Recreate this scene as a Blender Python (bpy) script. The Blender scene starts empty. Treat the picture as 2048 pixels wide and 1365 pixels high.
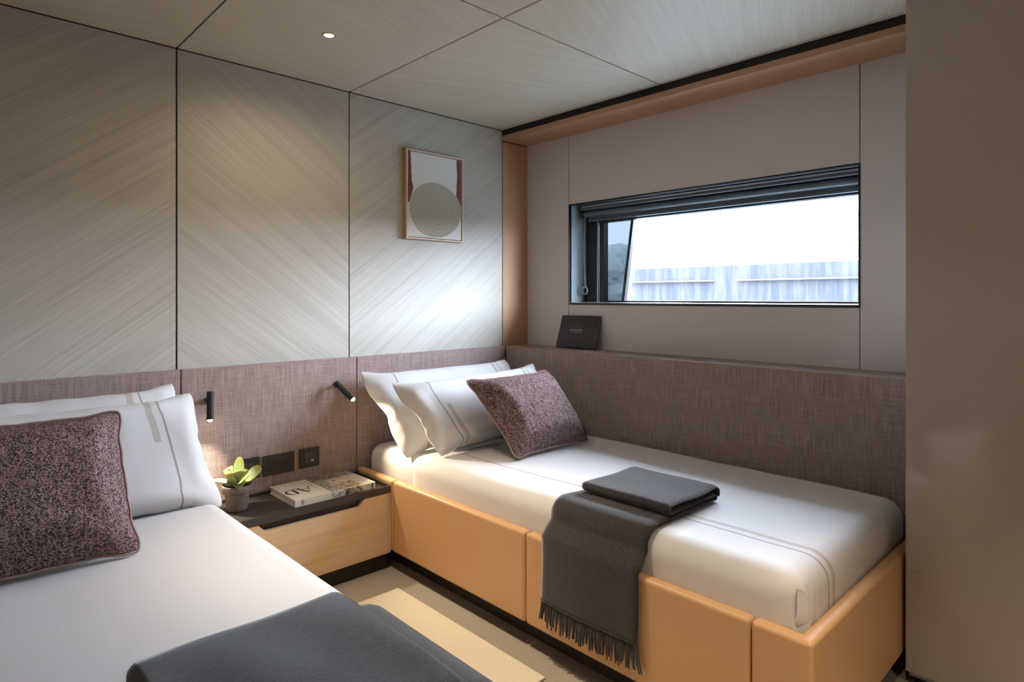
import bpy, bmesh, math, random
import numpy as np
from mathutils import Vector, Matrix

# ------------------------------------------------------------------ camera
S = bpy.context.scene
COL = S.collection
CAM_H = 1.15
F_PX = 1238.6
cam_d = bpy.data.cameras.new('camera')
cam_d.sensor_width = 36.0
cam_d.lens = F_PX / 2048.0 * 36.0
cam_d.shift_y = -(682.5 - 596.0) / 2048.0
cam_d.clip_start = 0.02
cam_d.clip_end = 400.0
cam = bpy.data.objects.new('camera', cam_d)
COL.objects.link(cam)
cam.location = (0, 0, CAM_H)
cam.rotation_euler = (math.radians(90), 0, -math.atan2(0.690, 0.7238))
S.camera = cam

# ------------------------------------------------------------------ world: flat bright overcast sky
SKY_STRENGTH = 50.0
w = bpy.data.worlds.new('overcast_sky')
S.world = w
w.use_nodes = True
bg = w.node_tree.nodes['Background']
bg.inputs['Color'].default_value = (0.80, 0.89, 1.03, 1)
bg.inputs['Strength'].default_value = SKY_STRENGTH

# ------------------------------------------------------------------ colour management
vs = S.view_settings
vs.view_transform = 'Standard'
vs.look = 'None'
vs.exposure = 0.40
vs.gamma = 1.0
vs.use_curve_mapping = False
cy_ = S.cycles
cy_.max_bounces = 5
cy_.use_adaptive_sampling = True
cy_.adaptive_threshold = 0.05
cy_.diffuse_bounces = 4
cy_.glossy_bounces = 3
cy_.transmission_bounces = 4
cy_.transparent_max_bounces = 8
cy_.caustics_reflective = False
cy_.caustics_refractive = False
cy_.sample_clamp_indirect = 6.0
cy_.use_denoising = True

# lamp powers (each lamp's own light is made in its builder)
DOWNLIGHT_W = 34.0
READING_W = 14.0
WARM = (1.0, 0.81, 0.57)

# main planes of the cabin (metres)
YA = 2.570      # panelled wall behind the beds
YH = 2.541      # front of the headboard on that wall
XH = 2.372      # front of the side headboard under the window
XW = 2.576      # window wall
ZC = 2.094      # ceiling
ZH = 0.879      # top of the headboards
XL = -0.24      # left side headboard
YB = -1.0       # wall behind the camera
XC = 2.12       # wardrobe face
YC = 0.526      # wardrobe end

# daylight portal in the window opening (only guides the sampling of the sky)
pl = bpy.data.lights.new('window_portal', 'AREA')
pl.shape = 'RECTANGLE'
pl.size = 1.42
pl.size_y = 0.50
pl.cycles.is_portal = True
po = bpy.data.objects.new('window_portal', pl)
COL.objects.link(po)
po.location = (2.78, 1.52, 1.385)
po.rotation_euler = (0, math.radians(90), 0)
po.rotation_euler = Vector((-1, 0, 0)).to_track_quat('-Z', 'Z').to_euler()

# ------------------------------------------------------------------ materials
def new_mat(name):
    m = bpy.data.materials.new(name)
    m.use_nodes = True
    nt = m.node_tree
    b = nt.nodes['Principled BSDF']
    return m, nt, b

def N(nt, t, **kw):
    n = nt.nodes.new(t)
    for k, v in kw.items():
        setattr(n, k, v)
    return n

def L(nt, a, b):
    nt.links.new(a, b)

def plain(name, col, rough=0.5, metal=0.0, spec=None, bump=0.0, bscale=200.0, coat=0.0, var=0.0):
    m, nt, b = new_mat(name)
    b.inputs['Base Color'].default_value = (*col, 1)
    b.inputs['Roughness'].default_value = rough
    b.inputs['Metallic'].default_value = metal
    if spec is not None:
        b.inputs['Specular IOR Level'].default_value = spec
    if coat:
        b.inputs['Coat Weight'].default_value = coat
        b.inputs['Coat Roughness'].default_value = 0.04
    if bump or var:
        tc = N(nt, 'ShaderNodeTexCoord')
        nz = N(nt, 'ShaderNodeTexNoise')
        nz.inputs['Scale'].default_value = bscale
        nz.inputs['Detail'].default_value = 4
        L(nt, tc.outputs['Object'], nz.inputs['Vector'])
        if bump:
            bp = N(nt, 'ShaderNodeBump')
            bp.inputs['Strength'].default_value = bump
            bp.inputs['Distance'].default_value = 0.002
            L(nt, nz.outputs['Fac'], bp.inputs['Height'])
            L(nt, bp.outputs['Normal'], b.inputs['Normal'])
        if var:
            mx = mixc(nt, [c * (1 - var) for c in col], [min(1, c * (1 + var)) for c in col], nz.outputs['Fac'])
            L(nt, mx, b.inputs['Base Color'])
    return m

def mixc(nt, c1, c2, fac, lo=0.3, hi=0.7):
    r = N(nt, 'ShaderNodeValToRGB')
    r.color_ramp.elements[0].position = lo
    r.color_ramp.elements[1].position = hi
    r.color_ramp.elements[0].color = (*c1, 1)
    r.color_ramp.elements[1].color = (*c2, 1)
    L(nt, fac, r.inputs['Fac'])
    return r.outputs['Color']

def math_node(nt, op, a, b=None, c=None):
    n = N(nt, 'ShaderNodeMath', operation=op)
    for i, x in enumerate((a, b, c)):
        if x is None:
            continue
        if isinstance(x, (int, float)):
            n.inputs[i].default_value = x
        else:
            L(nt, x, n.inputs[i])
    return n.outputs[0]

def veneer(name, c_dark, c_light, angle, plane, fine=260.0, rough=0.5, along=2.0, seed=0.0, bump=0.25):
    """combed straw-like veneer: long fine streaks at an angle in a plane"""
    m, nt, b = new_mat(name)
    tc = N(nt, 'ShaderNodeTexCoord')
    m1 = N(nt, 'ShaderNodeMapping')
    m1.inputs['Location'].default_value = (seed, seed * .37, seed * .71)
    if plane == 'XZ':
        m1.inputs['Rotation'].default_value = (0, angle, 0)
    else:
        m1.inputs['Rotation'].default_value = (0, 0, -angle)
    L(nt, tc.outputs['Object'], m1.inputs['Vector'])
    def streak(sa, sb, det):
        m2 = N(nt, 'ShaderNodeMapping')
        m2.inputs['Scale'].default_value = (sa, sb if plane == 'XY' else 1.0, sb if plane == 'XZ' else 1.0)
        L(nt, m1.outputs[0], m2.inputs['Vector'])
        nz = N(nt, 'ShaderNodeTexNoise')
        nz.inputs['Scale'].default_value = 1.0
        nz.inputs['Detail'].default_value = det
        nz.inputs['Roughness'].default_value = 0.6
        L(nt, m2.outputs[0], nz.inputs['Vector'])
        return nz.outputs['Fac']
    s1 = streak(along, fine, 2)
    s2 = streak(along * .45, fine * .16, 2)
    s3 = streak(along * 3, fine * 1.7, 1)
    t = math_node(nt, 'ADD', math_node(nt, 'MULTIPLY', s1, .45), math_node(nt, 'MULTIPLY', s2, .33))
    t = math_node(nt, 'ADD', t, math_node(nt, 'MULTIPLY', s3, .22))
    L(nt, mixc(nt, c_dark, c_light, t, .36, .64), b.inputs['Base Color'])
    b.inputs['Roughness'].default_value = rough
    if bump:
        bp = N(nt, 'ShaderNodeBump')
        bp.inputs['Strength'].default_value = bump
        bp.inputs['Distance'].default_value = 0.0015
        L(nt, s1, bp.inputs['Height'])
        L(nt, bp.outputs['Normal'], b.inputs['Normal'])
    return m

def woven(name, dark, mid, light, period=0.0062):
    """coarse basket weave with slubs; a runs along the wall, b is height"""
    m, nt, b = new_mat(name)
    tc = N(nt, 'ShaderNodeTexCoord')
    sp = N(nt, 'ShaderNodeSeparateXYZ')
    L(nt, tc.outputs['Object'], sp.inputs[0])
    a = math_node(nt, 'SUBTRACT', sp.outputs[0], sp.outputs[1])
    z = sp.outputs[2]
    cb = N(nt, 'ShaderNodeCombineXYZ')
    L(nt, a, cb.inputs[0]); L(nt, z, cb.inputs[1])
    # slight irregularity
    nz0 = N(nt, 'ShaderNodeTexNoise'); nz0.inputs['Scale'].default_value = 70
    L(nt, cb.outputs[0], nz0.inputs['Vector'])
    wob = math_node(nt, 'MULTIPLY', math_node(nt, 'SUBTRACT', nz0.outputs['Fac'], .5), 1.6)
    k = 2 * math.pi / period
    sa = math_node(nt, 'SINE', math_node(nt, 'ADD', math_node(nt, 'MULTIPLY', a, k), wob))
    sz = math_node(nt, 'SINE', math_node(nt, 'ADD', math_node(nt, 'MULTIPLY', z, k), wob))
    wv = math_node(nt, 'MULTIPLY', sa, sz)
    # vertical slubs and horizontal ones
    def stretched(sx, sy, d=3):
        mp = N(nt, 'ShaderNodeMapping'); mp.inputs['Scale'].default_value = (sx, sy, 1)
        L(nt, cb.outputs[0], mp.inputs['Vector'])
        n = N(nt, 'ShaderNodeTexNoise'); n.inputs['Scale'].default_value = 1; n.inputs['Detail'].default_value = d
        L(nt, mp.outputs[0], n.inputs['Vector'])
        return n.outputs['Fac']
    v = stretched(260, 9)
    h = stretched(10, 240)
    g = stretched(420, 420, 2)
    t = math_node(nt, 'ADD', math_node(nt, 'MULTIPLY', wv, .60), math_node(nt, 'MULTIPLY', v, .60))
    t = math_node(nt, 'ADD', t, math_node(nt, 'MULTIPLY', h, .36))
    t = math_node(nt, 'ADD', t, math_node(nt, 'MULTIPLY', g, .60))
    t = math_node(nt, 'MULTIPLY', t, .64)
    r = N(nt, 'ShaderNodeValToRGB')
    r.color_ramp.elements[0].position = .28; r.color_ramp.elements[0].color = (*dark, 1)
    r.color_ramp.elements[1].position = .78; r.color_ramp.elements[1].color = (*light, 1)
    e = r.color_ramp.elements.new(.5); e.color = (*mid, 1)
    L(nt, t, r.inputs['Fac'])
    L(nt, r.outputs['Color'], b.inputs['Base Color'])
    b.inputs['Roughness'].default_value = .95
    b.inputs['Specular IOR Level'].default_value = .1
    bp = N(nt, 'ShaderNodeBump'); bp.inputs['Strength'].default_value = .7; bp.inputs['Distance'].default_value = .0012
    L(nt, wv, bp.inputs['Height']); L(nt, bp.outputs['Normal'], b.inputs['Normal'])
    return m

def boucle(name, dark, mid, light, scale=210.0):
    m, nt, b = new_mat(name)
    uv = N(nt, 'ShaderNodeUVMap')
    mp = N(nt, 'ShaderNodeMapping'); mp.inputs['Scale'].default_value = (1.0, 1.5, 1)
    L(nt, uv.outputs[0], mp.inputs['Vector'])
    vo = N(nt, 'ShaderNodeTexVoronoi'); vo.inputs['Scale'].default_value = scale
    L(nt, mp.outputs[0], vo.inputs['Vector'])
    nz = N(nt, 'ShaderNodeTexNoise'); nz.inputs['Scale'].default_value = scale * 1.4; nz.inputs['Detail'].default_value = 3
    L(nt, uv.outputs[0], nz.inputs['Vector'])
    big = N(nt, 'ShaderNodeTexNoise'); big.inputs['Scale'].default_value = 26; big.inputs['Detail'].default_value = 2
    mp2 = N(nt, 'ShaderNodeMapping'); mp2.inputs['Scale'].default_value = (3, .8, 1)
    L(nt, uv.outputs[0], mp2.inputs['Vector']); L(nt, mp2.outputs[0], big.inputs['Vector'])
    t = math_node(nt, 'SUBTRACT', 1.05, math_node(nt, 'MULTIPLY', vo.outputs['Distance'], 1.15))
    t = math_node(nt, 'MULTIPLY', t, .5)
    t = math_node(nt, 'ADD', t, math_node(nt, 'MULTIPLY', math_node(nt, 'SUBTRACT', nz.outputs['Fac'], .5), 1.0))
    t = math_node(nt, 'ADD', t, math_node(nt, 'MULTIPLY', math_node(nt, 'SUBTRACT', big.outputs['Fac'], .5), .35))
    r = N(nt, 'ShaderNodeValToRGB')
    r.color_ramp.elements[0].position = .08; r.color_ramp.elements[0].color = (*dark, 1)
    r.color_ramp.elements[1].position = .86; r.color_ramp.elements[1].color = (*light, 1)
    e = r.color_ramp.elements.new(.45); e.color = (*mid, 1)
    L(nt, t, r.inputs['Fac']); L(nt, r.outputs['Color'], b.inputs['Base Color'])
    b.inputs['Roughness'].default_value = .95
    b.inputs['Specular IOR Level'].default_value = .1
    bp = N(nt, 'ShaderNodeBump'); bp.inputs['Strength'].default_value = .9; bp.inputs['Distance'].default_value = .003
    L(nt, t, bp.inputs['Height']); L(nt, bp.outputs['Normal'], b.inputs['Normal'])
    return m

def wool(name, dark, light):
    m, nt, b = new_mat(name)
    tc = N(nt, 'ShaderNodeTexCoord')
    nz = N(nt, 'ShaderNodeTexNoise'); nz.inputs['Scale'].default_value = 420; nz.inputs['Detail'].default_value = 3
    L(nt, tc.outputs['Object'], nz.inputs['Vector'])
    mp = N(nt, 'ShaderNodeMapping'); mp.inputs['Scale'].default_value = (60, 260, 120); mp.inputs['Rotation'].default_value = (0, 0, .7)
    L(nt, tc.outputs['Object'], mp.inputs['Vector'])
    n2 = N(nt, 'ShaderNodeTexNoise'); n2.inputs['Scale'].default_value = 1; n2.inputs['Detail'].default_value = 3
    L(nt, mp.outputs[0], n2.inputs['Vector'])
    t = math_node(nt, 'ADD', math_node(nt, 'MULTIPLY', nz.outputs['Fac'], .6), math_node(nt, 'MULTIPLY', n2.outputs['Fac'], .4))
    L(nt, mixc(nt, dark, light, t, .33, .68), b.inputs['Base Color'])
    b.inputs['Roughness'].default_value = 1
    b.inputs['Specular IOR Level'].default_value = .05
    b.inputs['Sheen Weight'].default_value = .35
    b.inputs['Sheen Roughness'].default_value = .5
    bp = N(nt, 'ShaderNodeBump'); bp.inputs['Strength'].default_value = .5; bp.inputs['Distance'].default_value = .001
    L(nt, t, bp.inputs['Height']); L(nt, bp.outputs['Normal'], b.inputs['Normal'])
    return m

def cotton(name, bands=(), coord='UV', axis=0, col=(.675, .667, .672), ylim=None):
    """white cotton; bands = (lo, hi, colour[, vlo, vhi]) printed along one axis"""
    m, nt, b = new_mat(name)
    if coord == 'UV':
        src = N(nt, 'ShaderNodeUVMap').outputs[0]
    else:
        src = N(nt, 'ShaderNodeTexCoord').outputs['Object']
    sp = N(nt, 'ShaderNodeSeparateXYZ'); L(nt, src, sp.inputs[0])
    c = None
    rgb = N(nt, 'ShaderNodeRGB'); rgb.outputs[0].default_value = (*col, 1)
    c = rgb.outputs[0]
    for bd in bands:
        lo, hi, bc = bd[:3]
        x = sp.outputs[axis]
        f = math_node(nt, 'MULTIPLY', math_node(nt, 'GREATER_THAN', x, lo), math_node(nt, 'LESS_THAN', x, hi))
        if len(bd) > 3:
            y = sp.outputs[1 - axis]
            f = math_node(nt, 'MULTIPLY', f, math_node(nt, 'GREATER_THAN', y, bd[3]))
            f = math_node(nt, 'MULTIPLY', f, math_node(nt, 'LESS_THAN', y, bd[4]))
        mx = N(nt, 'ShaderNodeMix', data_type='RGBA')
        L(nt, f, mx.inputs['Factor']); L(nt, c, mx.inputs['A']); mx.inputs['B'].default_value = (*bc, 1)
        c = mx.outputs['Result']
    L(nt, c, b.inputs['Base Color'])
    b.inputs['Roughness'].default_value = .75
    b.inputs['Specular IOR Level'].default_value = .25
    b.inputs['Sheen Weight'].default_value = .15
    tc = N(nt, 'ShaderNodeTexCoord')
    nz = N(nt, 'ShaderNodeTexNoise'); nz.inputs['Scale'].default_value = 14; nz.inputs['Detail'].default_value = 3
    L(nt, tc.outputs['Object'], nz.inputs['Vector'])
    bp = N(nt, 'ShaderNodeBump'); bp.inputs['Strength'].default_value = .12; bp.inputs['Distance'].default_value = .01
    L(nt, nz.outputs['Fac'], bp.inputs['Height']); L(nt, bp.outputs['Normal'], b.inputs['Normal'])
    return m

def emit(name, col, strength):
    m, nt, b = new_mat(name)
    b.inputs['Base Color'].default_value = (0, 0, 0, 1)
    b.inputs['Emission Color'].default_value = (*col, 1)
    b.inputs['Emission Strength'].default_value = strength
    return m

def thin_glass(name, tint, refl=.05):
    m = bpy.data.materials.new(name); m.use_nodes = True
    nt = m.node_tree; nt.nodes.clear()
    o = N(nt, 'ShaderNodeOutputMaterial'); mx = N(nt, 'ShaderNodeMixShader')
    t = N(nt, 'ShaderNodeBsdfTransparent'); g = N(nt, 'ShaderNodeBsdfGlossy')
    t.inputs['Color'].default_value = (*tint, 1)
    g.inputs['Roughness'].default_value = .01
    mx.inputs['Fac'].default_value = refl
    L(nt, t.outputs[0], mx.inputs[1]); L(nt, g.outputs[0], mx.inputs[2]); L(nt, mx.outputs[0], o.inputs['Surface'])
    return m

A37 = math.radians(37)
M = {}
WD, WL = (.41, .385, .335), (.56, .53, .465)
M['wall_up'] = veneer('straw_veneer_rising', WD, WL, A37, 'XZ', seed=0)
M['wall_down'] = veneer('straw_veneer_falling', WD, WL, -A37, 'XZ', seed=3.1)
CD, CL = (.55, .505, .415), (.66, .615, .515)
M['ceil_a'] = veneer('ceiling_veneer_a', CD, CL, A37 * .6, 'XY', fine=200, seed=1.3, bump=0)
M['ceil_b'] = veneer('ceiling_veneer_b', CD, CL, -A37 * .6, 'XY', fine=200, seed=4.2, bump=0)
M['groove'] = plain('dark_bronze_groove', (.02, .018, .015), .5)
M['black'] = plain('matt_black', (.012, .012, .013), .55)
M['plinth'] = plain('dark_plinth', (.018, .016, .015), .6)
M['grey_panel'] = plain('grey_lacquer_panel', (.66, .63, .625), .45)
M['pale_panel'] = plain('pale_lacquer_panel', (.55, .52, .48), .5)
M['tan'] = plain('tan_leather', (.63, .375, .19), .42, bump=.12, bscale=420, var=.04)
M['tan_trim'] = plain('tan_trim_leather', (.48, .27, .155), .5, bump=.1, bscale=420)
M['fabric'] = woven('mauve_basket_weave', (.125, .066, .064), (.335, .225, .212), (.74, .635, .605))
M['boucle'] = boucle('mauve_boucle', (.07, .038, .040), (.40, .285, .275), (.85, .74, .70))
M['piping'] = plain('mauve_piping', (.34, .22, .20), .9, bump=.4, bscale=500)
M['wool'] = wool('charcoal_wool', (.018, .0168, .0172), (.070, .067, .068))
M['sheet'] = cotton('white_cotton')
GREY = (.34, .31, .31)
M['duvet'] = cotton('white_cotton_striped_duvet', [(1.654, 1.661, GREY), (1.684, 1.702, (.50, .46, .44), -1, 1.05)], 'Object', 0)
M['pcase'] = cotton('white_cotton_striped_case', [(-.300, -.294, GREY), (.294, .300, GREY), (-.275, -.255, (.50, .46, .44), -.23, .03), (.255, .275, (.50, .46, .44), .03, .225)])
M['oak'] = veneer('oak_veneer', (.57, .405, .25), (.70, .52, .345), 0.0, 'XZ', fine=150, along=2.2, rough=.45, bump=.15)
M['tray'] = plain('dark_bronze_lacquer', (.045, .040, .037), .38)
M['carpet'] = plain('taupe_carpet', (.34, .30, .255), 1.0, spec=.05, bump=.9, bscale=260, var=.25)
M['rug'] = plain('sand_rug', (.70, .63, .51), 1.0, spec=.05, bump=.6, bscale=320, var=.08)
M['gloss'] = plain('taupe_gloss_lacquer', (.46, .41, .365), .06)
M['metal_blk'] = plain('black_anodised', (.015, .015, .016), .38)
M['frame_blk'] = plain('window_frame_black', (.012, .014, .018), .35)
M['reveal'] = plain('glossy_reveal', (.30, .35, .37), .06, coat=.8)
M['blind'] = plain('blind_slate', (.10, .125, .15), .5)
M['alu'] = plain('brushed_aluminium', (.62, .63, .65), .3, metal=1)
M['glass'] = thin_glass('clear_glass', (.96, .98, 1.0))
M['tinted'] = thin_glass('tinted_glass', (.105, .115, .122), .02)
M['acrylic'] = plain('clear_acrylic', (.75, .78, .80), .08)
M['acrylic'].node_tree.nodes['Principled BSDF'].inputs['Transmission Weight'].default_value = .7
M['bulb'] = emit('warm_led', (1, .80, .52), 40)
M['chrome'] = plain('satin_chrome', (.55, .53, .50), .3, metal=1)
M['maple'] = plain('pale_maple', (.66, .53, .37), .5, bump=.1, bscale=80)
M['maple_side'] = plain('brown_frame_side', (.33, .20, .12), .55)
M['canvas'] = plain('white_canvas', (.74, .75, .73), .8, bump=.2, bscale=500)
M['maroon'] = plain('maroon_paint', (.17, .045, .04), .7, bump=.3, bscale=120, var=.25)
M['paper'] = plain('book_paper', (.72, .68, .60), .8)
M['cover'] = plain('cream_cover', (.80, .74, .62), .4)
M['ink'] = plain('black_ink', (.012, .011, .010), .5)
M['gold'] = plain('gold_foil', (.62, .56, .44), .4, metal=.3)
M['book_blk'] = plain('charcoal_cloth_cover', (.030, .030, .033), .6, bump=.2, bscale=600)
M['socket'] = plain('black_socket', (.020, .019, .018), .45)
M['socket_dk'] = plain('socket_hole', (.004, .004, .004), .6)
M['socket_gr'] = plain('socket_grey', (.055, .052, .05), .4)
M['pot'] = plain('taupe_terracotta', (.155, .125, .10), .85, bump=.4, bscale=90, var=.2)
M['soil'] = plain('dark_soil', (.02, .015, .01), 1, bump=1, bscale=150)

def spiral_paint():
    m, nt, b = new_mat('sage_spiral_paint')
    tc = N(nt, 'ShaderNodeTexCoord')
    mp = N(nt, 'ShaderNodeMapping'); mp.inputs['Location'].default_value = (-1.892, 0, -1.592)
    L(nt, tc.outputs['Object'], mp.inputs['Vector'])
    wv = N(nt, 'ShaderNodeTexWave', wave_type='RINGS', rings_direction='Y')
    wv.inputs['Scale'].default_value = 17; wv.inputs['Distortion'].default_value = 4.0
    wv.inputs['Detail'].default_value = 3; wv.inputs['Detail Scale'].default_value = 2.0
    L(nt, mp.outputs[0], wv.inputs['Vector'])
    nz = N(nt, 'ShaderNodeTexNoise'); nz.inputs['Scale'].default_value = 160
    L(nt, tc.outputs['Object'], nz.inputs['Vector'])
    t = math_node(nt, 'ADD', math_node(nt, 'MULTIPLY', wv.outputs['Fac'], .38), math_node(nt, 'MULTIPLY', nz.outputs['Fac'], .62))
    L(nt, mixc(nt, (.37, .365, .295), (.50, .485, .41), t, .15, .9), b.inputs['Base Color'])
    b.inputs['Roughness'].default_value = .8
    bp = N(nt, 'ShaderNodeBump'); bp.inputs['Strength'].default_value = .5; bp.inputs['Distance'].default_value = .002
    L(nt, t, bp.inputs['Height']); L(nt, bp.outputs['Normal'], b.inputs['Normal'])
    return m
M['spiral'] = spiral_paint()

def leaf_mat():
    m, nt, b = new_mat('succulent_leaf')
    uv = N(nt, 'ShaderNodeUVMap'); sp = N(nt, 'ShaderNodeSeparateXYZ'); L(nt, uv.outputs[0], sp.inputs[0])
    r = N(nt, 'ShaderNodeValToRGB')
    r.color_ramp.elements[0].position = 0; r.color_ramp.elements[0].color = (.22, .34, .15, 1)
    r.color_ramp.elements[1].position = 1; r.color_ramp.elements[1].color = (.50, .12, .03, 1)
    for p, c in ((.5, (.33, .40, .13, 1)), (.86, (.46, .47, .12, 1)), (.95, (.58, .52, .15, 1))):
        e = r.color_ramp.elements.new(p); e.color = c
    L(nt, sp.outputs[0], r.inputs['Fac']); L(nt, r.outputs['Color'], b.inputs['Base Color'])
    b.inputs['Roughness'].default_value = .45
    b.inputs['Subsurface Weight'].default_value = .1
    b.inputs['Subsurface Radius'].default_value = (.01, .01, .003)
    return m
M['leaf'] = leaf_mat()

def streaked_wall():
    m, nt, b = new_mat('streaked_quay')
    tc = N(nt, 'ShaderNodeTexCoord')
    mp = N(nt, 'ShaderNodeMapping'); mp.inputs['Scale'].default_value = (1, 9, 1.1); mp.inputs['Rotation'].default_value = (.10, 0, 0)
    L(nt, tc.outputs['Object'], mp.inputs['Vector'])
    nz = N(nt, 'ShaderNodeTexNoise'); nz.inputs['Scale'].default_value = 1; nz.inputs['Detail'].default_value = 6; nz.inputs['Roughness'].default_value = .65
    L(nt, mp.outputs[0], nz.inputs['Vector'])
    L(nt, mixc(nt, (.019, .021, .025), (.030, .030, .030), nz.outputs['Fac'], .42, .60), b.inputs['Base Color'])
    b.inputs['Roughness'].default_value = .9
    b.inputs['Specular IOR Level'].default_value = 0
    return m
M['quay'] = streaked_wall()
M['quay_line'] = plain('white_painted_line', (.09, .09, .09), .7)
M['water'] = plain('harbour_water', (.13, .15, .16), .2)
M['tree'] = plain('haze_toned_foliage', (.55, .60, .60), 1, spec=0)  # distance haze is painted into this pale colour of trees and shore

# ------------------------------------------------------------------ mesh helpers
def link(o, parent=None):
    COL.objects.link(o)
    if parent is not None:
        o.parent = parent
        pw = Vector((0, 0, 0)); p = parent
        while p is not None:
            pw += p.location; p = p.parent
        o.location = -pw          # vertices stay in cabin coordinates
    return o

def mesh_obj(name, verts, faces, mat, parent=None, smooth=False, uvs=None):
    me = bpy.data.meshes.new(name)
    me.from_pydata([tuple(v) for v in verts], [], [tuple(int(i) for i in f) for f in faces])
    if uvs is not None:
        ul = me.uv_layers.new(name='UVMap')
        li = np.empty(len(me.loops), dtype=np.int32); me.loops.foreach_get('vertex_index', li)
        ul.data.foreach_set('uv', np.asarray(uvs, dtype=np.float32)[li].ravel())
    me.materials.append(mat)
    if smooth:
        me.polygons.foreach_set('use_smooth', [True] * len(me.polygons))
    me.update()
    o = bpy.data.objects.new(name, me)
    return link(o, parent)

def bm_obj(name, bm, mat, parent=None, smooth=False, sharp=35):
    bmesh.ops.recalc_face_normals(bm, faces=bm.faces[:])
    me = bpy.data.meshes.new(name)
    bm.to_mesh(me); bm.free()
    me.materials.append(mat)
    if smooth:
        me.polygons.foreach_set('use_smooth', [True] * len(me.polygons))
        try:
            me.set_sharp_from_angle(angle=math.radians(sharp))
        except Exception:
            pass
    o = bpy.data.objects.new(name, me)
    return link(o, parent)

def bm_box(bm, x0, x1, y0, y1, z0, z1, bev=0.0, seg=2):
    r = bmesh.ops.create_cube(bm, size=1)
    vs_ = r['verts']
    for v in vs_:
        v.co = Vector(((x0 + x1) / 2 + v.co.x * (x1 - x0), (y0 + y1) / 2 + v.co.y * (y1 - y0), (z0 + z1) / 2 + v.co.z * (z1 - z0)))
    if bev:
        es = list({e for v in vs_ for e in v.link_edges})
        bmesh.ops.bevel(bm, geom=es, offset=bev, segments=seg, affect='EDGES', profile=.5)

def weighted(o, bev):
    if bev:
        m_ = o.modifiers.new('flat_faces', 'WEIGHTED_NORMAL')
        m_.weight = 90
        m_.keep_sharp = True
    return o

def box(name, x0, x1, y0, y1, z0, z1, mat, parent=None, bev=0.0, seg=2):
    bm = bmesh.new()
    bm_box(bm, x0, x1, y0, y1, z0, z1, bev, seg)
    return weighted(bm_obj(name, bm, mat, parent, smooth=bev > 0), bev)

def prism(name, pts, axis, a0, a1, mat, parent=None, bev=0.0, seg=2):
    """extrude a 2D polygon: axis 'x' -> pts (y,z); 'y' -> (x,z); 'z' -> (x,y)"""
    bm = bmesh.new()
    def P(p, a):
        return {'x': (a, p[0], p[1]), 'y': (p[0], a, p[1]), 'z': (p[0], p[1], a)}[axis]
    v0 = [bm.verts.new(P(p, a0)) for p in pts]
    v1 = [bm.verts.new(P(p, a1)) for p in pts]
    bm.faces.new(v0); bm.faces.new(v1[::-1])
    n = len(pts)
    for i in range(n):
        bm.faces.new((v0[i], v0[(i + 1) % n], v1[(i + 1) % n], v1[i]))
    bmesh.ops.recalc_face_normals(bm, faces=bm.faces[:])
    if bev:
        bmesh.ops.bevel(bm, geom=bm.edges[:], offset=bev, segments=seg, affect='EDGES', profile=.5)
    return weighted(bm_obj(name, bm, mat, parent, smooth=bev > 0), bev)

def bm_cyl(bm, a, b, r0, r1=None, seg=20, caps=True):
    a = Vector(a); b = Vector(b); r1 = r0 if r1 is None else r1
    d = (b - a).normalized()
    q = d.to_track_quat('Z', 'Y')
    rings = []
    for c, r in ((a, r0), (b, r1)):
        rings.append([bm.verts.new(c + q @ Vector((r * math.cos(t), r * math.sin(t), 0))) for t in [2 * math.pi * i / seg for i in range(seg)]])
    for i in range(seg):
        bm.faces.new((rings[0][i], rings[0][(i + 1) % seg], rings[1][(i + 1) % seg], rings[1][i]))
    if caps:
        bm.faces.new(rings[0][::-1]); bm.faces.new(rings[1])

def cyl(name, a, b, r0, mat, parent=None, r1=None, seg=20):
    bm = bmesh.new(); bm_cyl(bm, a, b, r0, r1, seg)
    return bm_obj(name, bm, mat, parent, smooth=True)

def tube(name, pts, r, mat, parent=None, seg=8, closed=False):
    pts = [Vector(p) for p in pts]
    V, Fc = [], []
    n = len(pts)
    up = Vector((.13, .27, .95)).normalized()
    for i, p in enumerate(pts):
        if closed:
            d = pts[(i + 1) % n] - pts[i - 1]
        else:
            d = pts[min(i + 1, n - 1)] - pts[max(i - 1, 0)]
        d.normalize()
        s = d.cross(up)
        if s.length < 1e-4:
            s = d.cross(Vector((1, 0, 0)))
        s.normalize(); t = s.cross(d)
        for k in range(seg):
            a = 2 * math.pi * k / seg
            V.append(p + s * (r * math.cos(a)) + t * (r * math.sin(a)))
    m = n if closed else n - 1
    for i in range(m):
        j = (i + 1) % n
        for k in range(seg):
            Fc.append((i * seg + k, i * seg + (k + 1) % seg, j * seg + (k + 1) % seg, j * seg + k))
    return mesh_obj(name, V, Fc, mat, parent, smooth=True)

def lathe(name, prof, c, mat, parent=None, seg=40):
    V, Fc = [], []
    n = len(prof)
    for k in range(seg):
        a = 2 * math.pi * k / seg
        for r, z in prof:
            V.append((c[0] + r * math.cos(a), c[1] + r * math.sin(a), c[2] + z))
    for k in range(seg):
        j = (k + 1) % seg
        for i in range(n - 1):
            Fc.append((k * n + i, j * n + i, j * n + i + 1, k * n + i + 1))
    return mesh_obj(name, V, Fc, mat, parent, smooth=True)

def empty(name, loc, label, cat, group=None):
    e = bpy.data.objects.new(name, None)
    e.empty_display_size = .05
    COL.objects.link(e)
    e.location = loc
    return tag(e, label, cat, group)

def tag(o, label=None, cat=None, group=None, kind=None):
    if label: o['label'] = label
    if cat: o['category'] = cat
    if group: o['group'] = group
    if kind: o['kind'] = kind
    return o

def struct(o):
    o['kind'] = 'structure'
    return o

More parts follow.
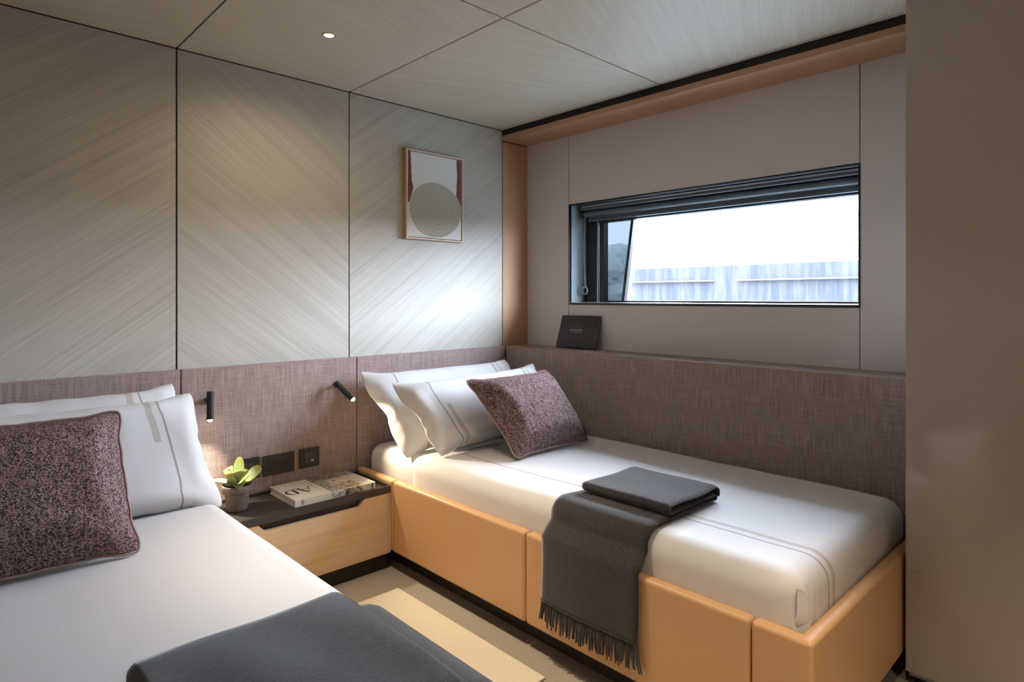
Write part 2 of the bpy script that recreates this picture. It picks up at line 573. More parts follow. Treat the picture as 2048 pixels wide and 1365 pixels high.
def base_origin(o):
    """put the origin of a one-mesh thing at the middle of its base"""
    me = o.data
    n = len(me.vertices)
    co = np.empty(n * 3, dtype=np.float32); me.vertices.foreach_get('co', co); co = co.reshape(-1, 3)
    c = np.array([(co[:, 0].min() + co[:, 0].max()) / 2, (co[:, 1].min() + co[:, 1].max()) / 2, co[:, 2].min()], dtype=np.float32)
    me.vertices.foreach_set('co', (co - c).ravel()); me.update()
    o.location = Vector(o.location) + Vector([float(x) for x in c])
    return o

# ------------------------------------------------------------------ the room
# floor
fl = struct(box('floor', -.7, 2.75, YB - .1, 2.75, -.08, 0.0, M['carpet']))
tag(fl, 'taupe carpeted cabin floor between the two beds', 'floor')
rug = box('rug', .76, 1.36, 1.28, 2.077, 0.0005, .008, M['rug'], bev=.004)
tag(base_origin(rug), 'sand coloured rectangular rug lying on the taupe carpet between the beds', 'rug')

# ceiling: dark backing with veneer panels and open joints
ce = struct(box('ceiling', -.7, 2.75, YB - .1, 2.75, ZC + .0215, ZC + .1, M['groove']))
tag(ce, 'veneered ceiling with dark joints between the panels', 'ceiling')
g = .0032
xs = [-.24, .698, 1.419, XH]
ys = [YB, .50, 1.532, YA]
for j in range(3):
    for i in range(3):
        p = box('ceiling_panel', xs[i] + g + .0005, xs[i + 1] - g - .0005, ys[j] + g, ys[j + 1] - (g if j < 2 else .004), ZC, ZC + .022,
                M['ceil_a'] if (i + j) % 2 else M['ceil_b'], ce)
box('ceiling_panel', -.46, -.24 - g, YB, YA, ZC, ZC + .022, M['ceil_a'], ce)

# panelled wall behind the beds
wb = struct(box('wall_back', -.7, 2.75, YA + .006, YA + .12, 0, ZC + .05, M['groove']))
tag(wb, 'straw veneer panelled wall behind the beds', 'wall')
for i, (a, b_) in enumerate(((XL, .698), (.698, 1.419), (1.419, XH + .004))):
    box('wall_panel', a + g, b_ - g, YA, YA + .0065, .80, ZC - .003, M['wall_down'] if i == 1 else M['wall_up'], wb)
box('wall_panel', XL - .22, XL - g, YA, YA + .0065, .80, ZC - .003, M['tan_trim'], wb)

# window wall
ZS = 2.038   # underside of the leather soffit
WY0, WY1, WZ0, WZ1 = .795, 2.241, 1.123, 1.655
wr = empty('wall_right', (XW, 1.3, 0), 'grey lacquer panelled wall around the strip window', 'wall'); struct(wr)
for (y0, y1, z0, z1) in ((-1.1, WY0 - .02, 0, 2.2), (WY1 + .02, 2.69, 0, 2.2), (WY0 - .02, WY1 + .02, 0, WZ0 - .02), (WY0 - .02, WY1 + .02, WZ1 + .02, 2.2)):
    box('wall_core', XW + .014, 2.74, y0, y1, z0, z1, M['groove'], wr)
def holed_panel(name, y0, y1, z0, z1, hy0, hy1, hz0, hz1, x0, x1, mat, parent):
    bm = bmesh.new()
    o_ = [(y0, z0), (y1, z0), (y1, z1), (y0, z1)]; h_ = [(hy0, hz0), (hy1, hz0), (hy1, hz1), (hy0, hz1)]
    vo = [[bm.verts.new((x, *p)) for p in o_] for x in (x0, x1)]
    vh = [[bm.verts.new((x, *p)) for p in h_] for x in (x0, x1)]
    for i in range(4):
        j = (i + 1) % 4
        for k in (0, 1):
            bm.faces.new((vo[k][i], vo[k][j], vh[k][j], vh[k][i]))
        bm.faces.new((vo[0][i], vo[0][j], vo[1][j], vo[1][i]))
        bm.faces.new((vh[0][i], vh[0][j], vh[1][j], vh[1][i]))
    return bm_obj(name, bm, mat, parent)
SL, SR = 2.250, .790
box('wall_panel', XW, XW + .012, SL + .0018, YA + .003, .80, ZS + .01, M['grey_panel'], wr)
holed_panel('wall_panel', SR + .0018, SL - .0018, .80, ZS + .01, WY0, WY1, WZ0, WZ1, XW, XW + .012, M['grey_panel'], wr)
box('wall_panel', XW, XW + .012, -1.0, SR - .0018, .80, ZS + .01, M['grey_panel'], wr)

# leather column beside the corner, soffit and black reveal strip under the ceiling
t1 = struct(box('trim_1', XH + .006, XW - .001, YA - .0005, YA + .02, .80, ZS - .004, M['tan_trim'], bev=.001))
tag(t1, 'narrow tan leather strip in the corner beside the window wall', 'trim')
t2 = struct(box('trim_2', XH, XW - .0005, YC - .3, YA - .0005, ZS, 2.0645, M['tan_trim'], bev=.002))
tag(t2, 'tan leather soffit running above the window', 'trim')
t3 = struct(box('trim_3', XH + .002, XW, YC - .3, YA - .0005, 2.0650, ZC + .0212, M['black']))
tag(t3, 'black strip between soffit and ceiling', 'trim')

# left and rear walls (behind the camera, seen only in reflections)
wl = empty('wall_left', (XL - .22, 1, 0), 'panelled wall beside the other bed', 'wall'); struct(wl)
box('wall_core', XL - .42, XL - .215, YB - .1, 2.69, 0, 2.2, M['groove'], wl)
box('wall_panel', XL - .216, XL - .20, YB, YA, .80, 1.12, M['pale_panel'], wl)
box('wall_panel', XL - .216, XL - .20, YB, YA, 1.1225, ZC - .003, M['grey_panel'], wl)
wf = struct(box('wall_front', -.7, 2.75, YB - .12, YB, 0, 2.2, M['grey_panel']))
tag(wf, 'plain grey cabin wall behind the camera', 'wall')
d1 = empty('door_1', (.5, YB, 0), 'flush veneered cabin door in the rear wall', 'door'); struct(d1)
box('door_leaf', .15, .90, YB + .001, YB + .03, .02, 1.95, M['oak'], d1, bev=.004)
cyl('handle', (.22, YB + .055, 1.0), (.34, YB + .055, 1.0), .008, M['chrome'], d1)
cyl('handle_rose', (.22, YB + .03, 1.0), (.22, YB + .06, 1.0), .012, M['chrome'], d1)

# ------------------------------------------------------------------ window
w1 = empty('window_1', (XW + .1, 1.5, WZ0), 'wide low strip window with black frame and slanted tinted side pane', 'window'); struct(w1)
XG = 2.70
box('reveal', XW + .002, 2.745, WY1, WY1 + .018, WZ0 - .018, WZ1 + .018, M['reveal'], w1)
box('reveal', XW + .002, 2.745, WY0 - .018, WY0, WZ0 - .018, WZ1 + .018, M['reveal'], w1)
box('reveal', XW + .002, 2.745, WY0, WY1, WZ1, WZ1 + .018, M['reveal'], w1)
box('sill', XW + .002, 2.745, WY0, WY1, WZ0 - .018, WZ0 + .002, M['alu'], w1)
# thin dark surround proud of the panel
e_ = .0075
for (y0, y1, z0, z1) in ((WY0 - e_, WY1 + e_, WZ1, WZ1 + e_), (WY0 - e_, WY1 + e_, WZ0 - e_ - .004, WZ0), (WY1, WY1 + e_, WZ0, WZ1), (WY0 - e_, WY0, WZ0, WZ1)):
    box('surround', XW - .003, XW + .01, y0, y1, z0, z1, M['frame_blk'], w1, bev=.001)
# sash
box('sash_post', XG, 2.742, 2.150, WY1, WZ0 + .002, WZ1, M['frame_blk'], w1, bev=.002)
box('sash_bead', XG - .006, XG + .004, 2.140, 2.147, WZ0 + .002, 1.60, M['alu'], w1)
box('sash_post', XG + .002, 2.742, 2.107, 2.138, WZ0 + .002, 1.60, M['frame_blk'], w1, bev=.002)
box('sash_rail', XG, 2.742, WY0, 2.150, 1.563, WZ1, M['frame_blk'], w1, bev=.002)
box('sash_rail', XG + .01, 2.742, WY0, 2.107, WZ0 + .002, WZ0 + .012, M['frame_blk'], w1, bev=.001)
box('sash_post', XG + .01, 2.742, WY0, WY0 + .012, WZ0 + .012, 1.563, M['frame_blk'], w1, bev=.001)
# slanted bar and panes
zb, zt = WZ0 + .012, 1.563
yb_, yt_ = 1.978, 1.917
prism('slanted_bar', [(yb_, zb), (yb_ + .017, zb), (yt_ + .017, zt), (yt_, zt)], 'x', 2.712, 2.738, M['frame_blk'], w1)
prism('pane', [(yb_ + .016, zb), (2.108, zb), (2.108, zt), (yt_ + .016, zt)], 'x', 2.722, 2.726, M['tinted'], w1)
prism('pane', [(WY0 + .011, zb), (yb_ + .001, zb), (yt_ + .001, zt), (WY0 + .011, zt)], 'x', 2.726, 2.730, M['glass'], w1)

# roller blind with bead chain
rb = empty('roller_blind', (2.66, 1.5, 1.58), 'slate grey roller blind drawn up at the top of the window', 'blind')
box('cassette', 2.625, 2.688, WY0 + .004, WY1 - .03, 1.630, WZ1 - .004, M['blind'], rb, bev=.004)
box('top_rail', 2.612, 2.6225, WY0 + .004, WY1 - .06, 1.6435, 1.6495, M['alu'], rb)
cyl('roller_tube', (2.660, WY0 + .01, 1.612), (2.660, WY1 - .035, 1.612), .0165, M['blind'], rb, seg=24)
box('end_bracket', 2.640, 2.682, WY1 - .034, WY1 - .020, 1.592, 1.632, M['frame_blk'], rb, bev=.003)
box('blind_cloth', 2.6735, 2.6755, WY0 + .012, WY1 - .05, 1.580, 1.612, M['blind'], rb)
box('bottom_bar', 2.668, 2.681, WY0 + .012, WY1 - .05, 1.570, 1.5825, M['blind'], rb, bev=.002)
ch = []
for i in range(40):
    t = i / 39
    ch.append((2.650, WY1 - .045 + .006 * math.sin(t * 3), 1.60 - t * .40))
bc_ = tube('bead_chain', ch, .0018, M['acrylic'], rb, seg=6)
tube('bead_chain', [(p[0] + .016, p[1] + .004, p[2]) for p in ch], .0018, M['acrylic'], rb, seg=6)
tube('chain_ring', [(2.652, WY1 - .043 + .016 * math.cos(a), 1.190 + .021 * math.sin(a)) for a in [2 * math.pi * k / 20 for k in range(20)]], .0045, M['acrylic'], bc_, seg=8, closed=True)

# ------------------------------------------------------------------ outside
wt = struct(box('water', 2.9, 150, -80, 120, -1.2, -1.0, M['water'])); wt['label'] = 'pale harbour water beyond the window'
qw = empty('quay_wall', (9.4, 5, -1), 'pale streaked quay wall seen through the lower window', 'quay'); struct(qw)
box('quay_face', 9.2, 9.9, -12, 6.55, -1, 1.66, M['quay'], qw)
box('quay_rail', 9.12, 9.19, -12, 4.55, 1.415, 1.435, M['quay_line'], qw)
box('quay_rail', 9.12, 9.19, 4.95, 6.55, 1.415, 1.435, M['quay_line'], qw)
sh = struct(prism('shore', [(17, -1), (17, 1.3), (19, 2.2), (24, 2.6), (30, 2.3), (36, 2.9), (44, 1.6), (44, -1)], 'x', 33.5, 38, M['tree'])); sh['label'] = 'far shore with haze put into its pale colour, seen through the tinted pane'
random.seed(5)
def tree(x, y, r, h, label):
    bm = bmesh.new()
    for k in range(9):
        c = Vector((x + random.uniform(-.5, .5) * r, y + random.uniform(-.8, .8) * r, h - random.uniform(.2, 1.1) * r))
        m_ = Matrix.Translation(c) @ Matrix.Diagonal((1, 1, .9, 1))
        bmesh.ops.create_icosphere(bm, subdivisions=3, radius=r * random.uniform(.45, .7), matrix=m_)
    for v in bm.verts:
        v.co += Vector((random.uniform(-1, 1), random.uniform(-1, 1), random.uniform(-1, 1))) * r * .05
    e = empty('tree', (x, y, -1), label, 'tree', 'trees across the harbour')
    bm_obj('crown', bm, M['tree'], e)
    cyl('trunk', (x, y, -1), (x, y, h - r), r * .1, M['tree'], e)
oh = struct(box('sky_blocking_overhang', 2.76, 3.03, -3, 5, 1.72, 1.80, plain('overhang_white', (.75, .75, .75), .4))); oh['label'] = 'unseen white overhang added above the window to cut steep sky light'  # out of view, added to keep steep sky light off the window-side bed
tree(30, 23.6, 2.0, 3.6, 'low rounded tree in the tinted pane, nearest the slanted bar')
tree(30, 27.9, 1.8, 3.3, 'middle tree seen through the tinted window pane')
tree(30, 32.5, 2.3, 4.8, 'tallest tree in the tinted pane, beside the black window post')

# ------------------------------------------------------------------ headboards
hb = empty('headboard', (1.06, YA, 0), 'long mauve woven headboard band along the panelled wall', 'headboard')
for a, b_ in ((XL, .704), (.706, 1.441), (1.443, XH + .001)):
    box('headboard_panel', a + .0006, b_ - .0006, YH, YA - .0006, .02, ZH, M['fabric'], hb, bev=.004)
hs = empty('side_headboard', (XH + .1, 1.5, 0), 'mauve woven side panel and ledge under the window', 'headboard')
box('headboard_panel', XH, XW - .001, YC + .002, YA - .0315, .02, ZH, M['fabric'], hs, bev=.004)
hl = empty('side_headboard', (XL - .1, 1.5, 0), 'mauve woven side panel beside the bed nearest the camera', 'headboard')
box('headboard_panel', XL - .199, XL, .54, YA - .0315, .02, ZH, M['fabric'], hl, bev=.004)

# ------------------------------------------------------------------ beds
def rounded_shell(x0, x1, y0, y1, z0, z1, r, d=.014, faces='x0x1y0y1z1', disp=None, rxy=None):
    """box with rounded edges as one grid shell (no bottom); disp(P)->P in numpy"""
    V = {}; VL = []; Fc = []
    def vid(p):
        k = (round(p[0], 5), round(p[1], 5), round(p[2], 5))
        if k not in V:
            V[k] = len(VL); VL.append(p)
        return V[k]
    lin = lambda a, b: np.linspace(a, b, max(2, int(round((b - a) / d)) + 1))
    X, Y, Z = lin(x0, x1), lin(y0, y1), lin(z0, z1)
    def patch(A, B, f):
        ids = [[vid(f(a, b)) for b in B] for a in A]
        for i in range(len(A) - 1):
            for j in range(len(B) - 1):
                Fc.append((ids[i][j], ids[i + 1][j], ids[i + 1][j + 1], ids[i][j + 1]))
    if 'z1' in faces: patch(X, Y, lambda a, b: (a, b, z1))
    if 'x0' in faces: patch(Z, Y, lambda a, b: (x0, b, a))
    if 'x1' in faces: patch(Y, Z, lambda a, b: (x1, a, b))
    if 'y0' in faces: patch(X, Z, lambda a, b: (a, y0, b))
    if 'y1' in faces: patch(Z, X, lambda a, b: (b, y1, a))
    P = np.array(VL)
    lo = np.array([x0 + r, y0 + r, -9]); hi = np.array([x1 - r, y1 - r, z1 - r])
    C = np.clip(P, lo, hi)
    D = P - C
    n = np.linalg.norm(D, axis=1, keepdims=True)
    # cube-to-sphere spread so that the rounded edge is evenly sampled
    P = C + np.where(n > 1e-9, D / np.maximum(n, 1e-9) * r, 0)
    if disp is not None:
        P = disp(P)
    return P, Fc

def vnoise(P, s, seed=0):
    """cheap smooth noise from summed sines, in [-1,1]"""
    rng = np.random.default_rng(seed)
    out = np.zeros(len(P))
    for k in range(7):
        d = rng.normal(size=3); d /= np.linalg.norm(d)
        out += np.sin(P @ d * s * rng.uniform(.6, 1.7) + rng.uniform(0, 6.28))
    return out / 3.2

def make_bed(name, label, mirror, xf, xi, xe, ms, zt, duvet_mat):
    """xf outer leather face, xi inner face of the rail, xe wall side, ms mattress side; coordinates of the right bed, mirrored for the other"""
    sx = (lambda x: 2 * 1.06 - x) if mirror else (lambda x: x)
    def bx(nm, x0, x1, *a, **k):
        q = sorted((sx(x0), sx(x1)))
        return box(nm, q[0], q[1], *a, **k)
    bed = empty(name, (sx((xf + xe) / 2), 1.55, 0), label, 'bed')
    bx('plinth', xf + .062, xe - .02, .60, 2.53, 0, .080, M['plinth'], bed)
    zl, zh = .076, .376
    for y0, y1 in ((2.243, 2.538), (1.449, 2.240), (.684, 1.446)):
        bx('leather_panel', xf, xi, y0, y1, zl, zh, M['tan'], bed, bev=.012, seg=4)
    pts = [(xf, .681), (xf, .537), (xe - .006, .537), (xe - .006, .575), (xi, .575), (xi, .681)]
    pts = [(sx(a), b) for a, b in pts]
    prism('leather_panel', pts, 'z', zl, zh, M['tan'], bed, bev=.012, seg=4)
    bx('slat_base', xi + .001, xe - .006, .578, 2.538, .20, .24, M['plinth'], bed)
    rng = 11 if mirror else 4
    def disp_m(P):
        P = P.copy(); P[:, 2] += .003 * vnoise(P, 7, rng)
        return P
    q = sorted((sx(ms + .008), sx(xe - .012)))
    P, Fc = rounded_shell(q[0], q[1], .592, 2.534, .242, zt - .012, .06, d=.02, disp=disp_m)
    mt = mesh_obj('mattress', P, Fc, M['sheet'], bed, smooth=True)
    # duvet pulled over the mattress, tucked in at the foot
    yfoot = .580
    cx, cy = sx(ms), yfoot
    sg = -1 if mirror else 1
    def disp_d(P):
        P = P.copy()
        top = np.clip((P[:, 2] - (zt - .06)) / .06, 0, 1)
        P[:, 2] += top * (.0035 * vnoise(P, 6, rng + 1) + .0012 * vnoise(P, 22, rng + 2))
        # soft sag towards the wall side
        u = np.clip((P[:, 0] - sx(xe)) * sg / (sx(ms) - sx(xe)) / sg, 0, 1)
        # pleats gathered at the foot corner
        a = (P[:, 0] - cx) * sg
        near = np.exp(-(a / .10) ** 2) * np.clip((P[:, 1] - cy) / -.02 + 1.6, 0, 1) * (P[:, 1] < cy + .09)
        h = np.clip((zt - P[:, 2]) / (zt - .36), 0, 1)
        P[:, 1] -= near * h * (.005 + .010 * np.sin(a * 170 + h * 2.5) + .006 * np.sin(a * 330 - h * 4))
        P[:, 0] += sg * near * h * .004 * np.sin(a * 120 + h * 3)
        # a small tuck where the corner fold starts
        d2 = ((P[:, 0] - cx - sg * .02) / .03) ** 2 + ((P[:, 1] - cy - .02) / .035) ** 2 + ((P[:, 2] - zt + .045) / .03) ** 2
        P[:, 2] += .010 * np.exp(-d2)
        side = (np.abs(P[:, 0] - cx) < .02) * h
        P[:, 0] -= sg * side * (.004 + .0025 * vnoise(P, 9, rng + 5))
        # gentle waviness of the turned edge near the pillows
        ed = np.clip((P[:, 1] - 2.05) / .13, 0, 1)
        P[:, 1] += ed * .02 * vnoise(P * np.array([1, 0, 0]), 9, rng + 7)
        return P
    q = sorted((sx(ms), sx(xe - .009)))
    P, Fc = rounded_shell(q[0], q[1], yfoot, 2.17, .345, zt, .062, d=.011, disp=disp_d)
    o = mesh_obj('duvet', P, Fc, duvet_mat, bed, smooth=True)
    if not mirror:
        V, Fc = [], []
        nt_, nb_ = 22, 18
        rr = .062
        for sd in (0, 1):
            for i in range(nt_ + 1):
                t = i / nt_
                z = zt - .030 - t * (zt - .030 - .356)
                w_ = .006 + .070 * t ** .8
                for j in range(nb_ + 1):
                    b = j / nb_
                    x = ms + .020 - .010 * t + b * w_
                    y = yfoot + (rr - math.sqrt(max(0, rr * rr - max(0, ms + rr - x) ** 2)))
                    rip = t * (.006 + .0035 * math.sin(b * 15 + t * 4)) * math.sin(math.pi * min(1, b * .85 + .12)) ** .5
                    y -= (rip * 1.3 + t * .006 * math.exp(-((x - ms) / .10) ** 2)) * max(0.0, math.sin(math.pi * min(1, t * 1.10))) ** .7 + .0028 - sd * .0025
                    V.append((x, y, z + .004 * math.sin(b * 9) * t))
        m_ = nb_ + 1; off = (nt_ + 1) * m_
        for i in range(nt_):
            for j in range(nb_):
                a = i * m_ + j
                Fc.append((a, a + 1, a + m_ + 1, a + m_)); Fc.append((off + a, off + a + m_, off + a + m_ + 1, off + a + 1))
            for j in (0, nb_):
                a = i * m_ + j; Fc.append((a, a + m_, off + a + m_, off + a))
        mesh_obj('corner_fold', V, Fc, M['sheet'], o, smooth=True)
    return bed

bedR = make_bed('single_bed', 'tan leather single bed under the strip window', False, 1.438, 1.476, XH, 1.479, .490, M['duvet'])
bedL = make_bed('single_bed', 'white made single bed in front of the camera, beside the potted plant', True, 1.382, 1.405, 2 * 1.06 - XL, 1.407, .490, M['sheet'])

# ------------------------------------------------------------------ pillows: two cloth sheets sewn at the rim and inflated
def inflate(w, h, nx, ny, vol, steps=170, seed=0, flange=0.0, stiff=.06, wrinkle=.010):
    rng = np.random.default_rng(seed)
    xs_ = np.linspace(-w / 2, w / 2, nx + 1); ys_ = np.linspace(-h / 2, h / 2, ny + 1)
    GX, GY = np.meshgrid(xs_, ys_, indexing='ij')
    A = np.zeros((2, nx + 1, ny + 1, 3))
    A[:, :, :, 0] = GX; A[:, :, :, 1] = GY
    prof = (np.clip(1 - np.abs(2 * GX / w) ** 2.5, 0, 1) * np.clip(1 - np.abs(2 * GY / h) ** 2.5, 0, 1)) ** .5
    if flange:
        prof *= np.clip((w / 2 - flange - np.abs(GX)) / .04, 0, 1)
    for s_, sg in ((0, 1), (1, -1)):
        A[s_, :, :, 2] = sg * .02 * prof + wrinkle * rng.normal(size=GX.shape) * prof
    dx, dy = w / nx, h / ny
    dg = math.hypot(dx, dy)
    Vp = A.copy()
    press_mask = (prof > .01).astype(float)[None, :, :, None]
    def con(Pa, Pb, rest, k, mode=0):
        d = Pb - Pa
        l = np.linalg.norm(d, axis=-1, keepdims=True) + 1e-9
        e = (l - rest) / l
        if mode:
            e = np.where(e > 0, e, e * .7)
        c = d * (.5 * k) * e
        Pa += c; Pb -= c
    def tie():
        for sl in ((slice(None), 0), (slice(None), -1), (0, slice(None)), (-1, slice(None))):
            m_ = (A[0][sl] + A[1][sl]) / 2
            A[0][sl] = m_; A[1][sl] = m_
    for st in range(steps):
        vel = (A - Vp) * .93
        Vp = A.copy()
        # volume and normals
        gx = np.gradient(A, axis=1); gy = np.gradient(A, axis=2)
        nrm = np.cross(gx, gy)
        nrm[1] *= -1
        volc = np.sum(nrm[0][..., 2] * A[0][..., 2]) + np.sum(nrm[1][..., 2] * A[1][..., 2])
        p = max(0.0, 1 - volc / vol)
        nl = np.linalg.norm(nrm, axis=-1, keepdims=True) + 1e-9
        A += vel + nrm / nl * (p * .0035) * press_mask
        for it in range(4):
            for q in (0, 1):
                con(A[:, q:nx:2], A[:, q + 1:nx + 1:2][:, :A[:, q:nx:2].shape[1]], dx, 1.0, 1)
                con(A[:, :, q:ny:2], A[:, :, q + 1:ny + 1:2][:, :, :A[:, :, q:ny:2].shape[2]], dy, 1.0, 1)
            for q in (0, 1):
                a1 = A[:, q:nx:2, :-1]; b1 = A[:, q + 1:nx + 1:2, 1:]
                for r_ in (0, 1):
                    con(a1[:, :, r_::2], b1[:, :, r_::2], dg, .5, 1)
                a1 = A[:, q:nx:2, 1:]; b1 = A[:, q + 1:nx + 1:2, :-1]
                for r_ in (0, 1):
                    con(a1[:, :, r_::2], b1[:, :, r_::2], dg, .5, 1)
            for q in range(4):
                n_ = (nx - 1 - q + 3) // 4
                ia = np.arange(q, nx - 1, 4)
                a1 = A[:, ia]; b1 = A[:, ia + 2]; con(a1, b1, 2 * dx, stiff); A[:, ia] = a1; A[:, ia + 2] = b1
                ja = np.arange(q, ny - 1, 4)
                a1 = A[:, :, ja]; b1 = A[:, :, ja + 2]; con(a1, b1, 2 * dy, stiff); A[:, :, ja] = a1; A[:, :, ja + 2] = b1
            tie()
    # small smoothing
    for k in range(1):
        B_ = A.copy()
        B_[:, 1:-1, 1:-1] = .5 * A[:, 1:-1, 1:-1] + .125 * (A[:, :-2, 1:-1] + A[:, 2:, 1:-1] + A[:, 1:-1, :-2] + A[:, 1:-1, 2:])
        A[:] = B_
    tie()
    return A, GX, GY

def place_pillow(name, sim, corners, mat, label, cat, group, bow=0.0, depth=1.0, piping=None, flat_back=.40, floor_z=None, flat=0.35):
    """corners: bottom-left, bottom-right, top-left, top-right as seen from the foot of the bed"""
    A, GX, GY = sim
    BL, BR, TL, TR = [np.array(c, float) for c in corners]
    nrm = np.cross((BR + TR - BL - TL), (TL + TR - BL - BR)); nrm /= np.linalg.norm(nrm)   # towards the foot of the bed
    hx = (abs(A[0, 0, 0, 0]) + abs(A[0, -1, 0, 0]) + abs(A[0, 0, -1, 0]) + abs(A[0, -1, -1, 0])) / 4
    hy = (abs(A[0, 0, 0, 1]) + abs(A[0, -1, 0, 1]) + abs(A[0, 0, -1, 1]) + abs(A[0, -1, -1, 1])) / 4
    ax, ay = A[..., 0] / hx, A[..., 1] / hy
    if flat:
        fx, fy = GX / abs(GX).max(), GY / abs(GY).max()
        p_ = 11.0
        k_ = np.maximum(abs(fx), abs(fy)) / np.maximum((abs(fx) ** p_ + abs(fy) ** p_) ** (1 / p_), 1e-6)
        k_ = np.where(np.maximum(abs(fx), abs(fy)) < 1e-6, 1, k_) / 2 ** (-1 / p_)
        ax = ax * (1 - flat) + fx * k_ * flat * .985
        ay = ay * (1 - flat) + fy * k_ * flat * .985
    s = (ax + 1) / 2; t = (ay + 1) / 2
    s_, t_ = s[..., None], t[..., None]
    P = BL * (1 - s_) * (1 - t_) + BR * s_ * (1 - t_) + TL * (1 - s_) * t_ + TR * s_ * t_
    z = A[..., 2] * depth
    z[1] *= flat_back
    if cat == 'pillow':
        q_ = np.stack([GX.ravel(), GY.ravel(), GX.ravel() * 0], 1)
        fx, fy = abs(GX) / abs(GX).max(), abs(GY) / abs(GY).max()
        rim_ = np.clip(np.maximum(fx ** 3, fy ** 3), 0, 1)
        n1_ = vnoise(q_ * np.array([1.0, .45, 1]), 34, int(abs(BL[0]) * 100)).reshape(GX.shape)
        n2_ = vnoise(q_ * np.array([.5, 1.0, 1]), 48, int(abs(BL[0]) * 100) + 3).reshape(GX.shape)
        cr = (1 - abs(n1_)) * .0045 * (.35 + rim_) + n2_ * .0028 * rim_
        fl = np.clip((fx - .86) / .14, 0, 1)
        cr = cr + fl * .006 * np.sin(GY * 26 + 1.3)
        z = z + cr[None]
    z = z + bow * (1 - (2 * s - 1) ** 2)
    P = P + nrm * z[..., None]
    if floor_z is not None:
        lo = P[..., 2] < floor_z
        P[..., 2] = np.where(lo, floor_z + (P[..., 2] - floor_z) * .08, P[..., 2])
    n0, n1 = GX.shape
    idx = np.arange(n0 * n1).reshape(n0, n1)
    V = np.concatenate([P[0].reshape(-1, 3), P[1].reshape(-1, 3)])
    UV = np.stack([GX.ravel(), GY.ravel()], 1); UV = np.concatenate([UV, UV + np.array([0, 3.0])])
    rim = np.zeros((n0, n1), bool); rim[0] = rim[-1] = True; rim[:, 0] = rim[:, -1] = True
    idb = np.where(rim, idx, idx + n0 * n1)
    Fc = []
    for i in range(n0 - 1):
        for j in range(n1 - 1):
            Fc.append((idx[i, j], idx[i + 1, j], idx[i + 1, j + 1], idx[i, j + 1]))
            Fc.append((idb[i, j], idb[i, j + 1], idb[i + 1, j + 1], idb[i + 1, j]))
    used = np.unique(np.array(Fc)); remap = -np.ones(len(V), int); remap[used] = np.arange(len(used))
    Fc = remap[np.array(Fc)]; V = V[used]; UV = UV[used]
    base = ((BL + BR) / 2); base = (float(base[0]), float(base[1]), float(V[:, 2].min()))
    e = empty(name, base, label, cat, group)
    o = mesh_obj('cover', V, Fc, mat, e, smooth=True, uvs=UV)
    sub = o.modifiers.new('sub', 'SUBSURF'); sub.levels = 1; sub.render_levels = 1
    if piping is not None:
        loop = [P[0, i, 0] for i in range(n0)] + [P[0, -1, j] for j in range(1, n1)] + [P[0, i, -1] for i in range(n0 - 2, -1, -1)] + [P[0, 0, j] for j in range(n1 - 2, 0, -1)]
        tube('piping', loop, .0035, piping, o, seg=6, closed=True)
    return e

PX, PY = .86, .50
simA = inflate(PX, PY, 60, 36, .0175, seed=1, flange=.035)
simB = inflate(PX, PY, 60, 36, .0185, seed=7, flange=.035)
simC = inflate(.48, .44, 44, 40, .0115, seed=3, wrinkle=.003)
PG = 'white pillows on the two beds'
place_pillow('pillow', simA, [(1.480, 2.205, .462), (2.335, 2.205, .497), (1.412, 2.478, .815), (2.306, 2.478, .813)], M['pcase'],
             'white striped pillow leaning on the headboard, behind another on the bed under the window', 'pillow', PG, floor_z=.455, depth=.85)
place_pillow('pillow', simB, [(1.546, 2.055, .488), (2.330, 2.085, .510), (1.420, 2.235, .790), (2.290, 2.255, .808)], M['pcase'],
             'white striped pillow directly behind the mauve cushion on the bed under the window', 'pillow', PG, floor_z=.490)
place_pillow('cushion', simC, [(1.737, 1.795, .503), (2.190, 1.795, .503), (1.668, 2.03, .800), (2.165, 2.03, .802)], M['boucle'],
             'mauve boucle cushion with piped edge on the bed under the window', 'cushion', 'mauve cushions', piping=M['piping'], floor_z=.498, flat=.7)
place_pillow('pillow', simB, [(-.165, 2.205, .497), (.690, 2.205, .470), (-.200, 2.478, .838), (.658, 2.478, .838)], M['pcase'],
             'white pillow against the headboard, rearmost on the bed beside the plant', 'pillow', PG, floor_z=.460, depth=.7)
place_pillow('pillow', simA, [(-.150, 2.085, .505), (.714, 2.120, .462), (-.180, 2.285, .825), (.662, 2.285, .826)], M['pcase'],
             'white striped pillow behind the mauve cushion on the bed beside the plant', 'pillow', PG, floor_z=.458)
place_pillow('cushion', simC, [(-.055, 1.815, .503), (.402, 1.800, .503), (-.065, 2.05, .828), (.404, 2.04, .828)], M['boucle'],
             'mauve boucle cushion with piped edge on the bed beside the plant', 'cushion', 'mauve cushions', piping=M['piping'], floor_z=.498, flat=.7)

